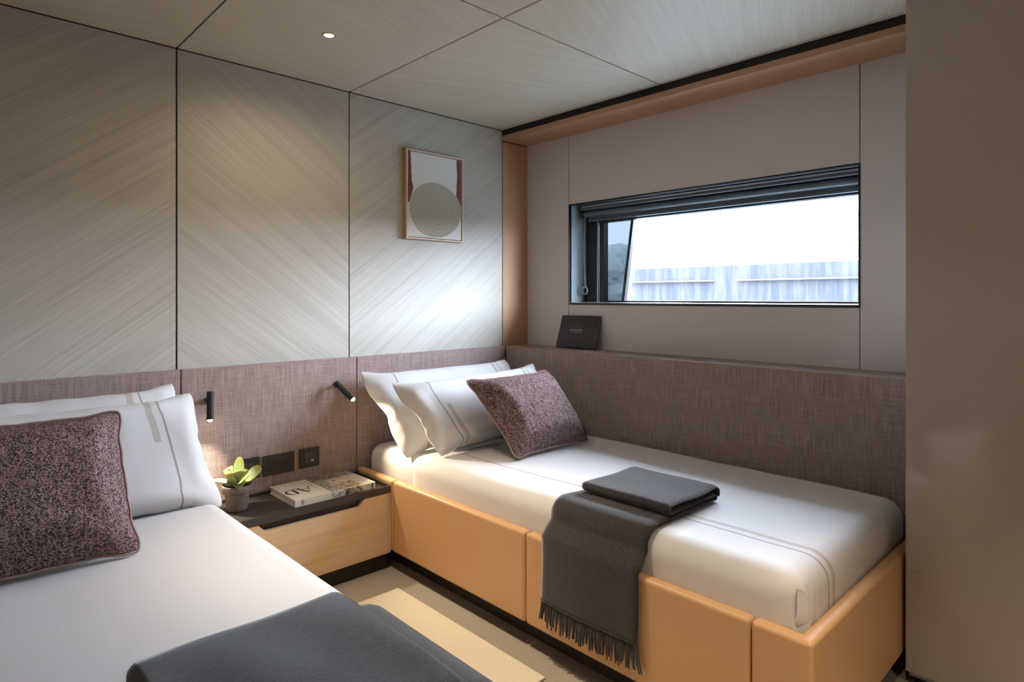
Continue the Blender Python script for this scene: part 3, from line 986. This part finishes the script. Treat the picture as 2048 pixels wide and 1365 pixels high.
# ------------------------------------------------------------------ throws: folded wool blanket with a fringed end hanging over the edge
def ribbon(name, path, y_of, thick, mat, parent, ny=24, wob=None, smooth=True):
    """sweep a cloth path (x,z) along y; y_of(k,n)->(y0,y1); real thickness"""
    P0 = np.array(path); n = len(P0)
    d = np.gradient(P0, axis=0); d /= np.linalg.norm(d, axis=1, keepdims=True)
    nn = np.stack([-d[:, 1], d[:, 0]], 1)
    V = []
    for sd in (.5, -.5):
        for k in range(n):
            y0, y1 = y_of(k / (n - 1))
            for j in range(ny + 1):
                b = j / ny
                y = y0 + (y1 - y0) * b
                edge = 1 - .75 * max(0, abs(2 * b - 1) - .96) / .04
                x = P0[k, 0] + nn[k, 0] * thick * sd * edge; z = P0[k, 1] + nn[k, 1] * thick * sd * edge
                if wob is not None:
                    dx, dy, dz = wob(k / (n - 1), b, x, y, z)
                    x += dx; y += dy; z += dz
                V.append((x, y, z))
    m_ = ny + 1
    off = n * m_
    Fc = []
    for k in range(n - 1):
        for j in range(ny):
            a = k * m_ + j
            Fc.append((a, a + m_, a + m_ + 1, a + 1))
            Fc.append((off + a, off + a + 1, off + a + m_ + 1, off + a + m_))
        a = k * m_; Fc.append((a, off + a, off + a + m_, a + m_))
        a = k * m_ + ny; Fc.append((a, a + m_, off + a + m_, off + a))
    for j in range(ny):
        a = j; Fc.append((a, a + 1, off + a + 1, off + a))
        a = (n - 1) * m_ + j; Fc.append((a, off + a, off + a + 1, a + 1))
    return mesh_obj(name, V, Fc, mat, parent, smooth=smooth)

def arc(cx, cz, r, a0, a1, n=8):
    return [(cx + r * math.cos(math.radians(a0 + (a1 - a0) * i / n)), cz + r * math.sin(math.radians(a0 + (a1 - a0) * i / n))) for i in range(n + 1)]

def seg(a, b, n):
    return [(a[0] + (b[0] - a[0]) * i / n, a[1] + (b[1] - a[1]) * i / n) for i in range(1, n + 1)]

def make_throw(label, sx, face_x, edge_x, x_in, x_fold, y_d, y_s, zt, zend, amp, lift):
    e = empty('throw_blanket', (sx((edge_x + x_in) / 2), sum(y_s) / 2, zt), label, 'blanket', 'charcoal throws on the beds')
    th = .0105
    zb = zt + .0085
    # lower layer: up the side of the bed, over the rounded edge and in to the inner fold
    r = .055
    path = [(face_x, zend)] + seg((face_x, zend), (face_x, .395), 16)
    path += seg(path[-1], (edge_x - .004, zt - r), 6)
    path += arc(edge_x - .004 + r, zt - r + .0085, r, 180, 90, 8)
    path += seg(path[-1], (x_in - .045, zb), 18)
    g2 = .0068
    path += arc(x_in - .045, zb + g2, g2, -90, 90, 6)[1:]
    z2 = zb + 2 * g2
    path += seg(path[-1], (x_fold + .012, z2 + .001), 16)
    g3 = .0105
    path += arc(x_fold + .012, z2 + .001 + g3, g3, 270, 90, 8)[1:]
    z3 = z2 + .001 + 2 * g3
    path += seg(path[-1], (x_in - .030, z3 - .001), 18)
    path += arc(x_in - .030, z3 - .0185, .0175, 90, -45, 8)[1:]
    path = [(sx(x), z) for x, z in path]
    n_low = 31
    def y_of(t):
        s = min(1, max(0, (t - .30) / .10))
        return (y_d[0] + (y_s[0] - y_d[0]) * s, y_d[1] + (y_s[1] - y_d[1]) * s)
    def wob(t, b, x, y, z):
        up = min(1, max(0, (t - .42) / .2))
        dz = up * amp * (math.sin(x * 31 + y * 8) * .6 + math.sin(y * 19 - x * 24 + 1.2) * .5 + .9) * (.4 + .6 * up) * (.15 + .85 * math.sin(math.pi * b) ** .6)
        hang = max(0, 1 - t / .28)
        dx = -abs(hang * .005 * (1 + math.sin(y * 16 + 1))) * (1 if sx(0) == 0 else -1)
        dy = hang * .004 * math.sin(z * 14)
        if t > .40:
            dy += .004 * math.sin(x * 20 + t * 9)
        return dx, dy, dz
    o = ribbon('folded_cloth', path, y_of, th, M['wool'], e, wob=wob)
    # second ply of the hanging end, just behind the first
    p2 = [(face_x + .0095, zend + .012)] + seg((face_x + .0095, zend + .012), (face_x + .0095, .365), 12)
    p2 = [(sx(x), z) for x, z in p2]
    ribbon('hanging_ply', p2, lambda t: (y_d[0] + .006, y_d[1] - .004), .0045, M['wool'], e, ny=12)
    # fringe of twisted strands
    random.seed(int(abs(face_x) * 1000) + 3)
    bm = bmesh.new()
    ns = 76
    s0 = 1 if sx(0) == 0 else -1
    for k in range(ns):
        y = y_d[0] + .004 + (y_d[1] - y_d[0] - .008) * k / (ns - 1)
        ln = random.uniform(.058, .078)
        x0 = sx(face_x + .000 - .005 * (1 + math.sin(y * 16 + 1)))
        dy = random.uniform(-.008, .008) + (.010 if k > ns - 4 else (-.012 if k < 3 else 0))
        dxx = random.uniform(-.006, .003) * s0
        p = [Vector((x0, y, zend + .004)), Vector((x0 + dxx * .5, y + dy * .35, zend - ln * .5)), Vector((x0 + dxx, y + dy, zend - ln))]
        bm_cyl(bm, p[0], p[1], .0031, .0030, seg=6, caps=False)
        bm_cyl(bm, p[1], p[2], .0030, .0022, seg=6)
    fr = bm_obj('fringe', bm, M['wool'], o, smooth=True)
    fr['kind'] = 'stuff'
    return e

make_throw('charcoal wool throw with fringed end hanging over the tan bed side', lambda x: x, 1.424, 1.474, 1.885, 1.575, (.992, 1.358), (.985, 1.318), .494, .192, .0022, 0)
make_throw('charcoal wool throw folded on the bed in front of the camera', lambda x: 2 * 1.06 - x, 1.366, 1.402, 1.885, 1.495, (.775, 1.16), (.76, 1.185), .494, .25, .0060, 0)

# ------------------------------------------------------------------ nightstand
ns = empty('nightstand', (1.085, 2.40, 0), 'oak fronted nightstand with dark tray top between the beds', 'nightstand')
NX0, NX1, NY0, NY1 = .742, 1.436, 2.247, 2.538
box('carcass', NX0, NX1 - .001, NY0 + .024, NY1, .072, .334, M['tray'], ns)
prism('drawer_front', [(NX0 + .004, .074), (NX1 - .014, .074), (NX1 - .014, .327), (1.310, .327), (1.284, .300), (.906, .300), (.878, .327), (NX0 + .004, .327)], 'y', NY0, NY0 + .020, M['oak'], ns, bev=.0012)
box('side_stile', NX1 - .0125, NX1 - .001, NY0 + .001, NY0 + .0235, .074, .3275, M['oak'], ns, bev=.001)
tf_ = box('tray_floor', NX0, NX1 - .001, NY0, NY1, .335, .344, M['tray'], ns)
box('tray_lip', NX0, NX1 - .001, NY0 - .001, NY0 + .004, .3285, .357, M['tray'], tf_, bev=.0008)
box('tray_lip', NX0, NX1 - .001, NY1 - .004, NY1, .3445, .357, M['tray'], tf_, bev=.0008)
box('tray_lip', NX1 - .005, NX1 - .001, NY0 + .0045, NY1 - .0045, .3445, .357, M['tray'], tf_, bev=.0008)
box('tray_lip', NX0, NX0 + .004, NY0 + .0045, NY1 - .0045, .3445, .357, M['tray'], tf_, bev=.0008)
box('plinth', NX0 + .01, NX1 - .001, NY0 + .03, NY1, 0.0, .071, M['plinth'], ns)

# ------------------------------------------------------------------ large book on the tray
bk = empty('coffee_table_book', (1.21, 2.41, .3445), 'thick cream coffee table book with photo collage cover on the nightstand', 'book')
BX0, BX1, BY0, BY1, BZ = 1.034, 1.386, 2.290, 2.528, .3448
box('back_cover', BX0, BX1, BY0, BY1, BZ, BZ + .0035, M['cover'], bk, bev=.0008)
box('page_block', BX0 + .004, BX1 - .004, BY0 + .002, BY1 - .005, BZ + .0037, BZ + .0250, M['paper'], bk)
fc_ = box('front_cover', BX0, BX1, BY0, BY1, BZ + .0252, BZ + .0285, M['cover'], bk, bev=.0008)
sp_ = box('spine', BX0 + .0005, BX1 - .0005, BY0 - .002, BY0 + .0015, BZ, BZ + .0285, M['cover'], bk, bev=.001)

def photo_mat(name, c1, c2, c3, sc):
    m, nt, b = new_mat(name)
    tc = N(nt, 'ShaderNodeTexCoord')
    vo = N(nt, 'ShaderNodeTexVoronoi'); vo.inputs['Scale'].default_value = sc
    nz = N(nt, 'ShaderNodeTexNoise'); nz.inputs['Scale'].default_value = sc * .7; nz.inputs['Detail'].default_value = 5
    L(nt, tc.outputs['Object'], nz.inputs['Vector']); L(nt, nz.outputs['Color'], vo.inputs['Vector'])
    L(nt, tc.outputs['Object'], vo.inputs['Vector'])
    t = math_node(nt, 'ADD', math_node(nt, 'MULTIPLY', vo.outputs['Distance'], .6), math_node(nt, 'MULTIPLY', nz.outputs['Fac'], .6))
    r = N(nt, 'ShaderNodeValToRGB')
    r.color_ramp.elements[0].position = .3; r.color_ramp.elements[0].color = (*c1, 1)
    r.color_ramp.elements[1].position = .72; r.color_ramp.elements[1].color = (*c3, 1)
    e = r.color_ramp.elements.new(.5); e.color = (*c2, 1)
    L(nt, t, r.inputs['Fac']); L(nt, r.outputs['Color'], b.inputs['Base Color'])
    b.inputs['Roughness'].default_value = .35
    return m
PM = [photo_mat('photo_grey_room', (.012, .012, .012), (.07, .065, .06), (.36, .33, .30), 70),
      photo_mat('photo_warm_room', (.45, .16, .05), (.62, .50, .36), (.80, .72, .58), 30),
      photo_mat('photo_pattern', (.012, .012, .015), (.14, .13, .12), (.62, .58, .52), 110),
      photo_mat('photo_colour', (.05, .04, .03), (.40, .22, .10), (.70, .66, .48), 60),
      photo_mat('photo_blue', (.06, .07, .12), (.32, .36, .44), (.66, .68, .70), 90),
      photo_mat('photo_pale', (.30, .30, .24), (.66, .66, .56), (.78, .78, .68), 55)]
zt_ = BZ + .0285
def print_patch(x0, x1, y0, y1, mat):
    box('printed_photo', x0, x1, y0, y1, zt_, zt_ + .0003, mat, fc_)
xs0 = BX0 + .152
print_patch(xs0, BX1 - .07, BY0 + .170, BY1 - .001, PM[0]); print_patch(BX1 - .0695, BX1 - .001, BY0 + .172, BY1 - .001, PM[2])
print_patch(xs0, xs0 + .05, BY0 + .098, BY0 + .166, PM[2]); print_patch(xs0 + .051, BX1 - .03, BY0 + .100, BY0 + .164, PM[1])
print_patch(xs0, xs0 + .055, BY0 + .001, BY0 + .095, PM[2]); print_patch(xs0 + .056, xs0 + .135, BY0 + .001, BY0 + .095, PM[3]); print_patch(xs0 + .136, BX1 - .016, BY0 + .001, BY0 + .095, PM[5])
def spine_patch(x0, x1, mat):
    box('printed_photo', x0, x1, BY0 - .0024, BY0 - .002, BZ + .001, BZ + .0275, mat, sp_)
spine_patch(xs0, xs0 + .058, PM[4]); spine_patch(xs0 + .0585, xs0 + .10, PM[0]); spine_patch(xs0 + .1005, xs0 + .135, PM[3]); spine_patch(xs0 + .1355, BX1 - .018, PM[5])
box('printed_band', BX1 - .0175, BX1 - .012, BY0 - .0024, BY0 - .002, BZ + .001, BZ + .0275, M['ink'], sp_)

# lettering built from strokes: A and D with thick and thin parts, unit height
def letter_polys(c):
    if c == 'D':
        out = [[(0, 0), (.04, 0), (.04, 1), (0, 1)], [(.08, 0), (.22, 0), (.22, 1), (.08, 1)]]
        n = 14
        o_ = [(.20 + .55 * math.sin(math.pi * i / n), .5 - .5 * math.cos(math.pi * i / n)) for i in range(n + 1)]
        i_ = [(.20 + .40 * math.sin(math.pi * i / n), .5 - .455 * math.cos(math.pi * i / n)) for i in range(n + 1)]
        for i in range(n):
            out.append([o_[i], o_[i + 1], i_[i + 1], i_[i]])
        return out[1:], .78
    if c == 'A':
        return [[(0, 0), (.05, 0), (.38, .93), (.36, 1)], [(.36, 1), (.48, 1), (.84, 0), (.66, 0)], [(.16, .30), (.62, .30), (.62, .345), (.17, .345)],
                [(-.06, 0), (.12, 0), (.12, .03), (-.06, .03)], [(.58, 0), (.92, 0), (.92, .03), (.58, .03)]], .88
    return [], .4
def letters(name, text, origin, ux, uy, size, mat, parent, h=.0004):
    """flat raised letters; ux, uy unit vectors of the text baseline and height"""
    ux = Vector(ux); uy = Vector(uy); nn = ux.cross(uy)
    x = 0.0
    for c in text:
        polys, adv = letter_polys(c)
        bm = bmesh.new()
        for p in polys:
            lo = [bm.verts.new(Vector(origin) + ux * ((x + a) * size) + uy * (b * size)) for a, b in p]
            hi = [bm.verts.new(v.co + nn * h) for v in lo]
            bm.faces.new(hi); bm.faces.new(lo[::-1])
            for i in range(len(p)):
                j = (i + 1) % len(p)
                bm.faces.new((lo[i], lo[j], hi[j], hi[i]))
        bm_obj(name, bm, mat, parent)
        x += adv
# title upside down to the viewer, as the book lies with its head to the beds' foot
letters('letter', 'AD', (BX0 + .118, BY0 + .135, zt_), (-1, 0, 0), (0, -1, 0), .068, M['ink'], fc_)
box('printed_line', BX0 + .135, BX0 + .139, BY0 + .05, BY0 + .20, zt_, zt_ + .0003, plain('tan_print', (.55, .44, .30), .5), fc_)
letters('letter', 'AD', (BX0 + .036, BY0 - .0022, BZ + .004), (0, 0, 1), (-1, 0, 0), .0125, M['ink'], sp_)

# ------------------------------------------------------------------ potted succulent
pc = (.868, 2.425, .3446)
pp = empty('potted_plant', pc, 'small yellow green succulent in a taupe clay pot on the nightstand', 'plant')
prof = [(0, 0), (.034, 0), (.0365, .002), (.0375, .012), (.0440, .066), (.0445, .068), (.0505, .068), (.0525, .071), (.0545, .094), (.0530, .0965), (.0485, .096), (.0470, .084), (0, .082)]
lathe('pot', prof, pc, M['pot'], pp)
lathe('soil', [(.0465, .0848), (.030, .087), (0, .089)], pc, M['soil'], pp)
def leaf(az, tilt, ln, wd, z0, cup=.25, bend=.3, twist=0.0, r0=.004, tipp=1.6):
    """one thick obovate leaf growing from the rosette"""
    nu, nv = 18, 12
    V, Fc, UV = [], [], []
    d = Vector((math.cos(az), math.sin(az), 0)); sd = Vector((-math.sin(az), math.cos(az), 0)); up = Vector((0, 0, 1))
    sd2 = sd * math.cos(twist) + up * math.sin(twist)
    for side in (1, -1):
        for i in range(nu + 1):
            t = i / nu
            wv = wd * min(1.0, .20 + 1.3 * t ** .9) * math.sqrt(max(0.0, 1 - (t * .995) ** 4.5))
            a = tilt - bend * t
            # integrate the bent spine
            sr = 0; sz = 0; m_ = 10
            for q in range(m_):
                aa = tilt - bend * t * (q + .5) / m_
                sr += math.cos(aa) * ln * t / m_; sz += math.sin(aa) * ln * t / m_
            c = Vector(pc) + d * (r0 + sr) + up * (z0 + sz)
            nrm = (up * math.cos(a) - d * math.sin(a))
            for j in range(nv + 1):
                b = 2 * j / nv - 1
                th = .0022 * math.sqrt(max(0, 1 - b * b)) * (1 - .6 * t)
                p = c + sd2 * (wv * b) + nrm * (cup * wv * b * b + side * th)
                V.append(p)
                UV.append((max(abs(b) ** 3, t ** 5) * .97 + .01, t))
    n = nv + 1; off = (nu + 1) * n
    for i in range(nu):
        for j in range(nv):
            a = i * n + j
            Fc.append((a, a + 1, a + n + 1, a + n)); Fc.append((off + a, off + a + n, off + a + n + 1, off + a + 1))
    for i in range(nu):
        for j in (0, nv):
            a = i * n + j; Fc.append((a, a + n, off + a + n, off + a))
    for j in range(nv):
        a = nu * n + j; Fc.append((a, a + 1, off + a + 1, off + a))
    return mesh_obj('leaf', V, Fc, M['leaf'], pp, smooth=True, uvs=UV)
vr = -math.atan2(.690, .7238)              # image-right direction lies at this azimuth
R_ = lambda deg: vr + math.radians(deg)    # 0 = image right, 90 = away, 180 = image left, 270 = towards the camera
leaf(R_(10), .62, .098, .038, .096, .15, .15, .65)
leaf(R_(184), .20, .092, .019, .094, .55, .10, -.20)
leaf(R_(305), .14, .066, .024, .090, .80, .06, .30)
leaf(R_(280), .95, .074, .040, .100, .18, .25, .20)
leaf(R_(165), 1.05, .070, .040, .100, .45, .6, -.2)
leaf(R_(95), 1.30, .100, .023, .096, .25, .1, .2)
leaf(R_(220), 1.00, .062, .038, .100, .40, .3, -.25)
leaf(R_(60), .80, .064, .032, .096, .40, .3, .2)

# ------------------------------------------------------------------ reading lamps
def reading_lamp(mount, head, tip, label):
    e = empty('reading_lamp', mount, label, 'lamp', 'black reading lamps on the headboard')
    mount = Vector(mount); head = Vector(head); tip = Vector(tip)
    cyl('wall_rose', mount, mount + Vector((0, -.012, 0)), .0125, M['metal_blk'], e, seg=24)
    j = head + (tip - head) * .18
    cyl('swivel_arm', mount + Vector((0, -.012, 0)), j, .0065, M['metal_blk'], e, seg=16)
    d = (tip - head).normalized()
    bm = bmesh.new()
    bm_cyl(bm, head - d * .003, head, .0105, .0125, seg=28); bm_cyl(bm, head, tip, .0125, .0125, seg=28, caps=False)
    bm_cyl(bm, tip, tip - d * .004, .0125, .0100, seg=28, caps=False)
    br = bm_obj('barrel', bm, M['metal_blk'], e, smooth=True)
    q = d.to_track_quat('-Z', 'Y')
    bm = bmesh.new()
    bmesh.ops.create_icosphere(bm, subdivisions=2, radius=.0095, matrix=Matrix.Translation(tip - d * .001))
    bm_obj('bulb', bm, M['bulb'], br, smooth=True)
    ld = bpy.data.lights.new('reading_light', 'SPOT')
    ld.energy = READING_W; ld.color = WARM; ld.spot_size = math.radians(85); ld.spot_blend = 1.0; ld.shadow_soft_size = .010
    lo = bpy.data.objects.new('reading_light', ld); COL.objects.link(lo)
    lo.parent = e
    lo.location = tip + d * .012 - mount
    lo.rotation_euler = q.to_euler()
    return e
reading_lamp((.800, YH - .0005, .755), (.792, 2.488, .792), (.788, 2.478, .690), 'black reading lamp pointing straight down above the potted plant')
reading_lamp((1.338, YH - .0005, .762), (1.316, 2.500, .776), (1.358, 2.428, .708), 'black reading lamp tilted towards the pillows under the window')

# ------------------------------------------------------------------ sockets on the headboard
def plate(x0, x1, z0, z1, label, holes):
    e = empty('power_socket', ((x0 + x1) / 2, YH, z0), label, 'socket', 'black sockets above the nightstand')
    yb = YH - .0003
    cp = box('cover_plate', x0, x1, yb - .007, yb, z0, z1, M['socket'], e, bev=.0015)
    for nm, a0, a1, c0, c1, mt, dep in holes:
        box(nm, a0, a1, yb - .0072 - dep, yb - .0070, c0, c1, mt, cp)
    return e
plate(1.010, 1.143, .416, .500, 'wide black socket plate left of the square one on the headboard',
      [('module', 1.038, 1.1135, .434, .482, M['socket'], .0008)] + [('slot', x, x + .004, z, z + .013, M['socket_dk'], .0012) for x in (1.048, 1.060, 1.082, 1.098) for z in ((.452,) if x != 1.060 else (.440, .456))])
plate(1.164, 1.256, .419, .503, 'square black socket plate with charging port on the headboard',
      [('module', 1.189, 1.208, .440, .483, M['socket_gr'], .0008), ('module', 1.211, 1.232, .440, .483, M['socket_gr'], .0008)] +
      [('socket_hole', 1.1962, 1.2012, z, z + .006, M['socket_dk'], .0012) for z in (.4445, .4585, .4725)] +
      [('charging_port', 1.216, 1.229, .468, .471, M['socket_dk'], .0012), ('charging_port', 1.2165, 1.2295, .457, .4615, M['socket_dk'], .0012), ('charging_port', 1.218, 1.229, .4455, .4505, M['alu'], .0010)])
plate(.905, .997, .419, .503, 'black switch plate half hidden behind the potted plant',
      [('module', .928, .949, .440, .483, M['socket_gr'], .0008), ('module', .952, .973, .440, .483, M['socket_gr'], .0008)])

# ------------------------------------------------------------------ framed picture
pf = empty('framed_picture', (1.886, YA, 1.44), 'abstract painting in a slim maple frame on the veneer wall', 'picture')
FX0, FX1, FZ0, FZ1 = 1.707, 2.064, 1.440, 1.881
fy0, fy1 = 2.535, YA - .0008
fw_ = .008
for (x0, x1, z0, z1) in ((FX0, FX0 + fw_, FZ0, FZ1), (FX1 - fw_, FX1, FZ0, FZ1), (FX0 + fw_, FX1 - fw_, FZ0, FZ0 + fw_), (FX0 + fw_, FX1 - fw_, FZ1 - fw_, FZ1)):
    box('frame_bar', x0, x1, fy0, fy1, z0, z1, M['maple'], pf, bev=.0008)
box('frame_side', FX0 - .0012, FX0, fy0 + .002, fy1, FZ0, FZ1, M['maple_side'], pf)
box('backing', FX0 + fw_, FX1 - fw_, fy1 - .006, fy1, FZ0 + fw_, FZ1 - fw_, M['ink'], pf)
cx0, cx1, cz0, cz1 = FX0 + .0115, FX1 - .0115, FZ0 + .0115, FZ1 - .0115
cv = box('canvas', cx0, cx1, fy0 + .006, fy1 - .008, cz0, cz1, M['canvas'], pf)
yc = fy0 + .0058
def paint(name, pts, y, mat):
    return prism(name, pts, 'y', y - .0006, y, mat, cv)
random.seed(9)
def strip(xa, pts_in, sgn):
    out = [(xa, z) for z, _ in (pts_in[0], pts_in[-1])]
    inner = []
    for k in range(len(pts_in) - 1):
        (z0, w0), (z1, w1) = pts_in[k], pts_in[k + 1]
        for q in range(5):
            t = q / 5
            inner.append((xa + sgn * (w0 + (w1 - w0) * t + random.uniform(-.0012, .0012)), z0 + (z1 - z0) * t))
    inner.append((xa + sgn * pts_in[-1][1], pts_in[-1][0]))
    return [(xa, pts_in[0][0])] + inner + [(xa, pts_in[-1][0])]
paint('maroon_brushstroke', strip(cx0 + .001, [(cz1 - .001, .015), (1.80, .018), (1.73, .022), (1.69, .032), (1.665, .022), (1.62, .008)], 1), yc, M['maroon'])
paint('maroon_brushstroke', strip(cx1 - .001, [(cz1 - .001, .030), (1.78, .027), (1.70, .030), (1.65, .034), (1.60, .022), (1.575, .006)], -1), yc, M['maroon'])
circ = []
for k in range(72):
    a = 2 * math.pi * k / 72
    wob_ = 1 + .012 * math.sin(3 * a + 1) + .010 * math.sin(5 * a) + random.uniform(-.004, .004)
    circ.append((1.888 + .163 * wob_ * math.cos(a), 1.594 + .138 * wob_ * math.sin(a)))
circ = [(min(max(x, cx0 + .0015), cx1 - .0015), max(z, cz0 + .002)) for x, z in circ]
paint('sage_disc', circ, yc - .0007, M['spiral'])

# ------------------------------------------------------------------ dark book on the window ledge
lb = empty('ledge_book', (2.50, 2.13, ZH), 'charcoal book leaning on the grey wall below the window', 'book')
def slab(name, s0, s1, h0, h1, t0, t1, mat, parent, bev=.0):
    """box in the leaning book's own frame: s along -y, h up the cover, t depth towards the cabin"""
    a = math.radians(21)
    o = Vector((2.497, 2.262, ZH + .001))
    us = Vector((.10, -1, 0)).normalized(); uh = Vector((math.sin(a), 0, math.cos(a))); uh = (uh - us * uh.dot(us)).normalized()
    ut = us.cross(uh)
    if ut.x > 0: ut = -ut
    bm = bmesh.new(); bm_box(bm, s0, s1, h0, h1, t0, t1, bev)
    for v in bm.verts:
        c = v.co.copy(); v.co = o + us * c.x + uh * c.y + ut * c.z
    return bm_obj(name, bm, mat, parent, smooth=bev > 0)
BW, BH, BT = .246, .180, .018
slab('back_cover', 0, BW, 0, BH, 0, .0025, M['book_blk'], lb, .0006)
slab('page_block', .003, BW - .002, .003, BH - .003, .0026, BT - .0026, M['paper'], lb)
lfc = slab('front_cover', 0, BW, 0, BH, BT - .0025, BT, M['book_blk'], lb, .0006)
slab('spine', BW - .001, BW + .002, 0, BH, 0, BT, plain('slate_spine', (.09, .092, .10), .5), lb, .0008)
def title(text, s, h, size):
    cu = bpy.data.curves.new('title', 'FONT'); cu.body = text; cu.size = size; cu.extrude = .0001
    ob = bpy.data.objects.new('title_tmp', cu); COL.objects.link(ob)
    dg_ = bpy.context.evaluated_depsgraph_get()
    me = bpy.data.meshes.new_from_object(ob.evaluated_get(dg_))
    bpy.data.objects.remove(ob); bpy.data.curves.remove(cu)
    a = math.radians(21)
    o = Vector((2.497, 2.262, ZH + .001)); us = Vector((.10, -1, 0)).normalized(); uh = Vector((math.sin(a), 0, math.cos(a))); uh = (uh - us * uh.dot(us)).normalized()
    ut = us.cross(uh)
    if ut.x > 0: ut = -ut
    for v in me.vertices:
        c = v.co.copy(); v.co = o + us * (s + c.x) + uh * (h + c.y) + ut * (BT + .0002 + c.z)
    me.materials.clear(); me.materials.append(M['gold'])
    return link(bpy.data.objects.new('title', me), lfc)
title('red network', .066, .093, .0165)
slab('foil_line', .080, .142, .0835, .0848, BT, BT + .0003, M['gold'], lfc)

# ------------------------------------------------------------------ wardrobe
wd = empty('wardrobe', (XC + .2, -.2, 0), 'tall taupe gloss lacquer wardrobe at the foot of the bed', 'wardrobe')
box('carcass', XC + .022, XW - .002, YB + .002, YC - .004, 0.02, ZC - .004, M['pale_panel'], wd)
box('door', XC, XC + .020, -.24, YC, .04, ZC - .006, M['gloss'], wd, bev=.0015)
box('door', XC, XC + .020, YB + .003, -.2435, .04, ZC - .006, M['gloss'], wd, bev=.0015)
box('plinth', XC + .03, XW - .002, YB + .002, YC - .02, 0.0, .02, M['plinth'], wd)

# ------------------------------------------------------------------ ceiling downlights
def downlight(x, y, label, power=1.0, cone=150):
    z = ZC - .0005
    e = empty('downlight', (x, y, z), label, 'downlight', 'recessed ceiling downlights')
    bz = lathe('bezel', [(.0165, .0), (.0175, -.003), (.0245, -.0025), (.026, 0)], (x, y, z), M['chrome'], e, seg=36)
    lathe('lens', [(.0, -.0015), (.0168, -.0012)], (x, y, z), M['bulb'], bz, seg=36)
    ld = bpy.data.lights.new('downlight_beam', 'SPOT')
    ld.energy = DOWNLIGHT_W * power; ld.color = WARM; ld.spot_size = math.radians(cone); ld.spot_blend = 1.0; ld.shadow_soft_size = .02
    lo = bpy.data.objects.new('downlight_beam', ld); COL.objects.link(lo)
    lo.parent = e; lo.location = (0, 0, -.02)
    return e
downlight(1.058, 2.062, 'small round recessed downlight above the nightstand', .30, 172)
downlight(1.090, 1.50, 'recessed downlight over the aisle between the beds', 2.5, 62)
downlight(1.058, .25, 'recessed downlight by the foot of the beds', 2.8, 66)
downlight(1.058, -.6, 'recessed downlight near the cabin door', 2.2, 90)

# led strip tucked under the rail of the left bed
ls = empty('led_strip', (.735, 1.4, .07), 'warm light strip hidden under the bed rail beside the rug', 'light strip')
box('channel', .712, .730, .62, 2.235, .066, .0745, M['alu'], ls)
box('diffuser', .7125, .7295, .62, 2.235, .0645, .0658, emit('strip_led', (1, .80, .52), 12.0), ls)
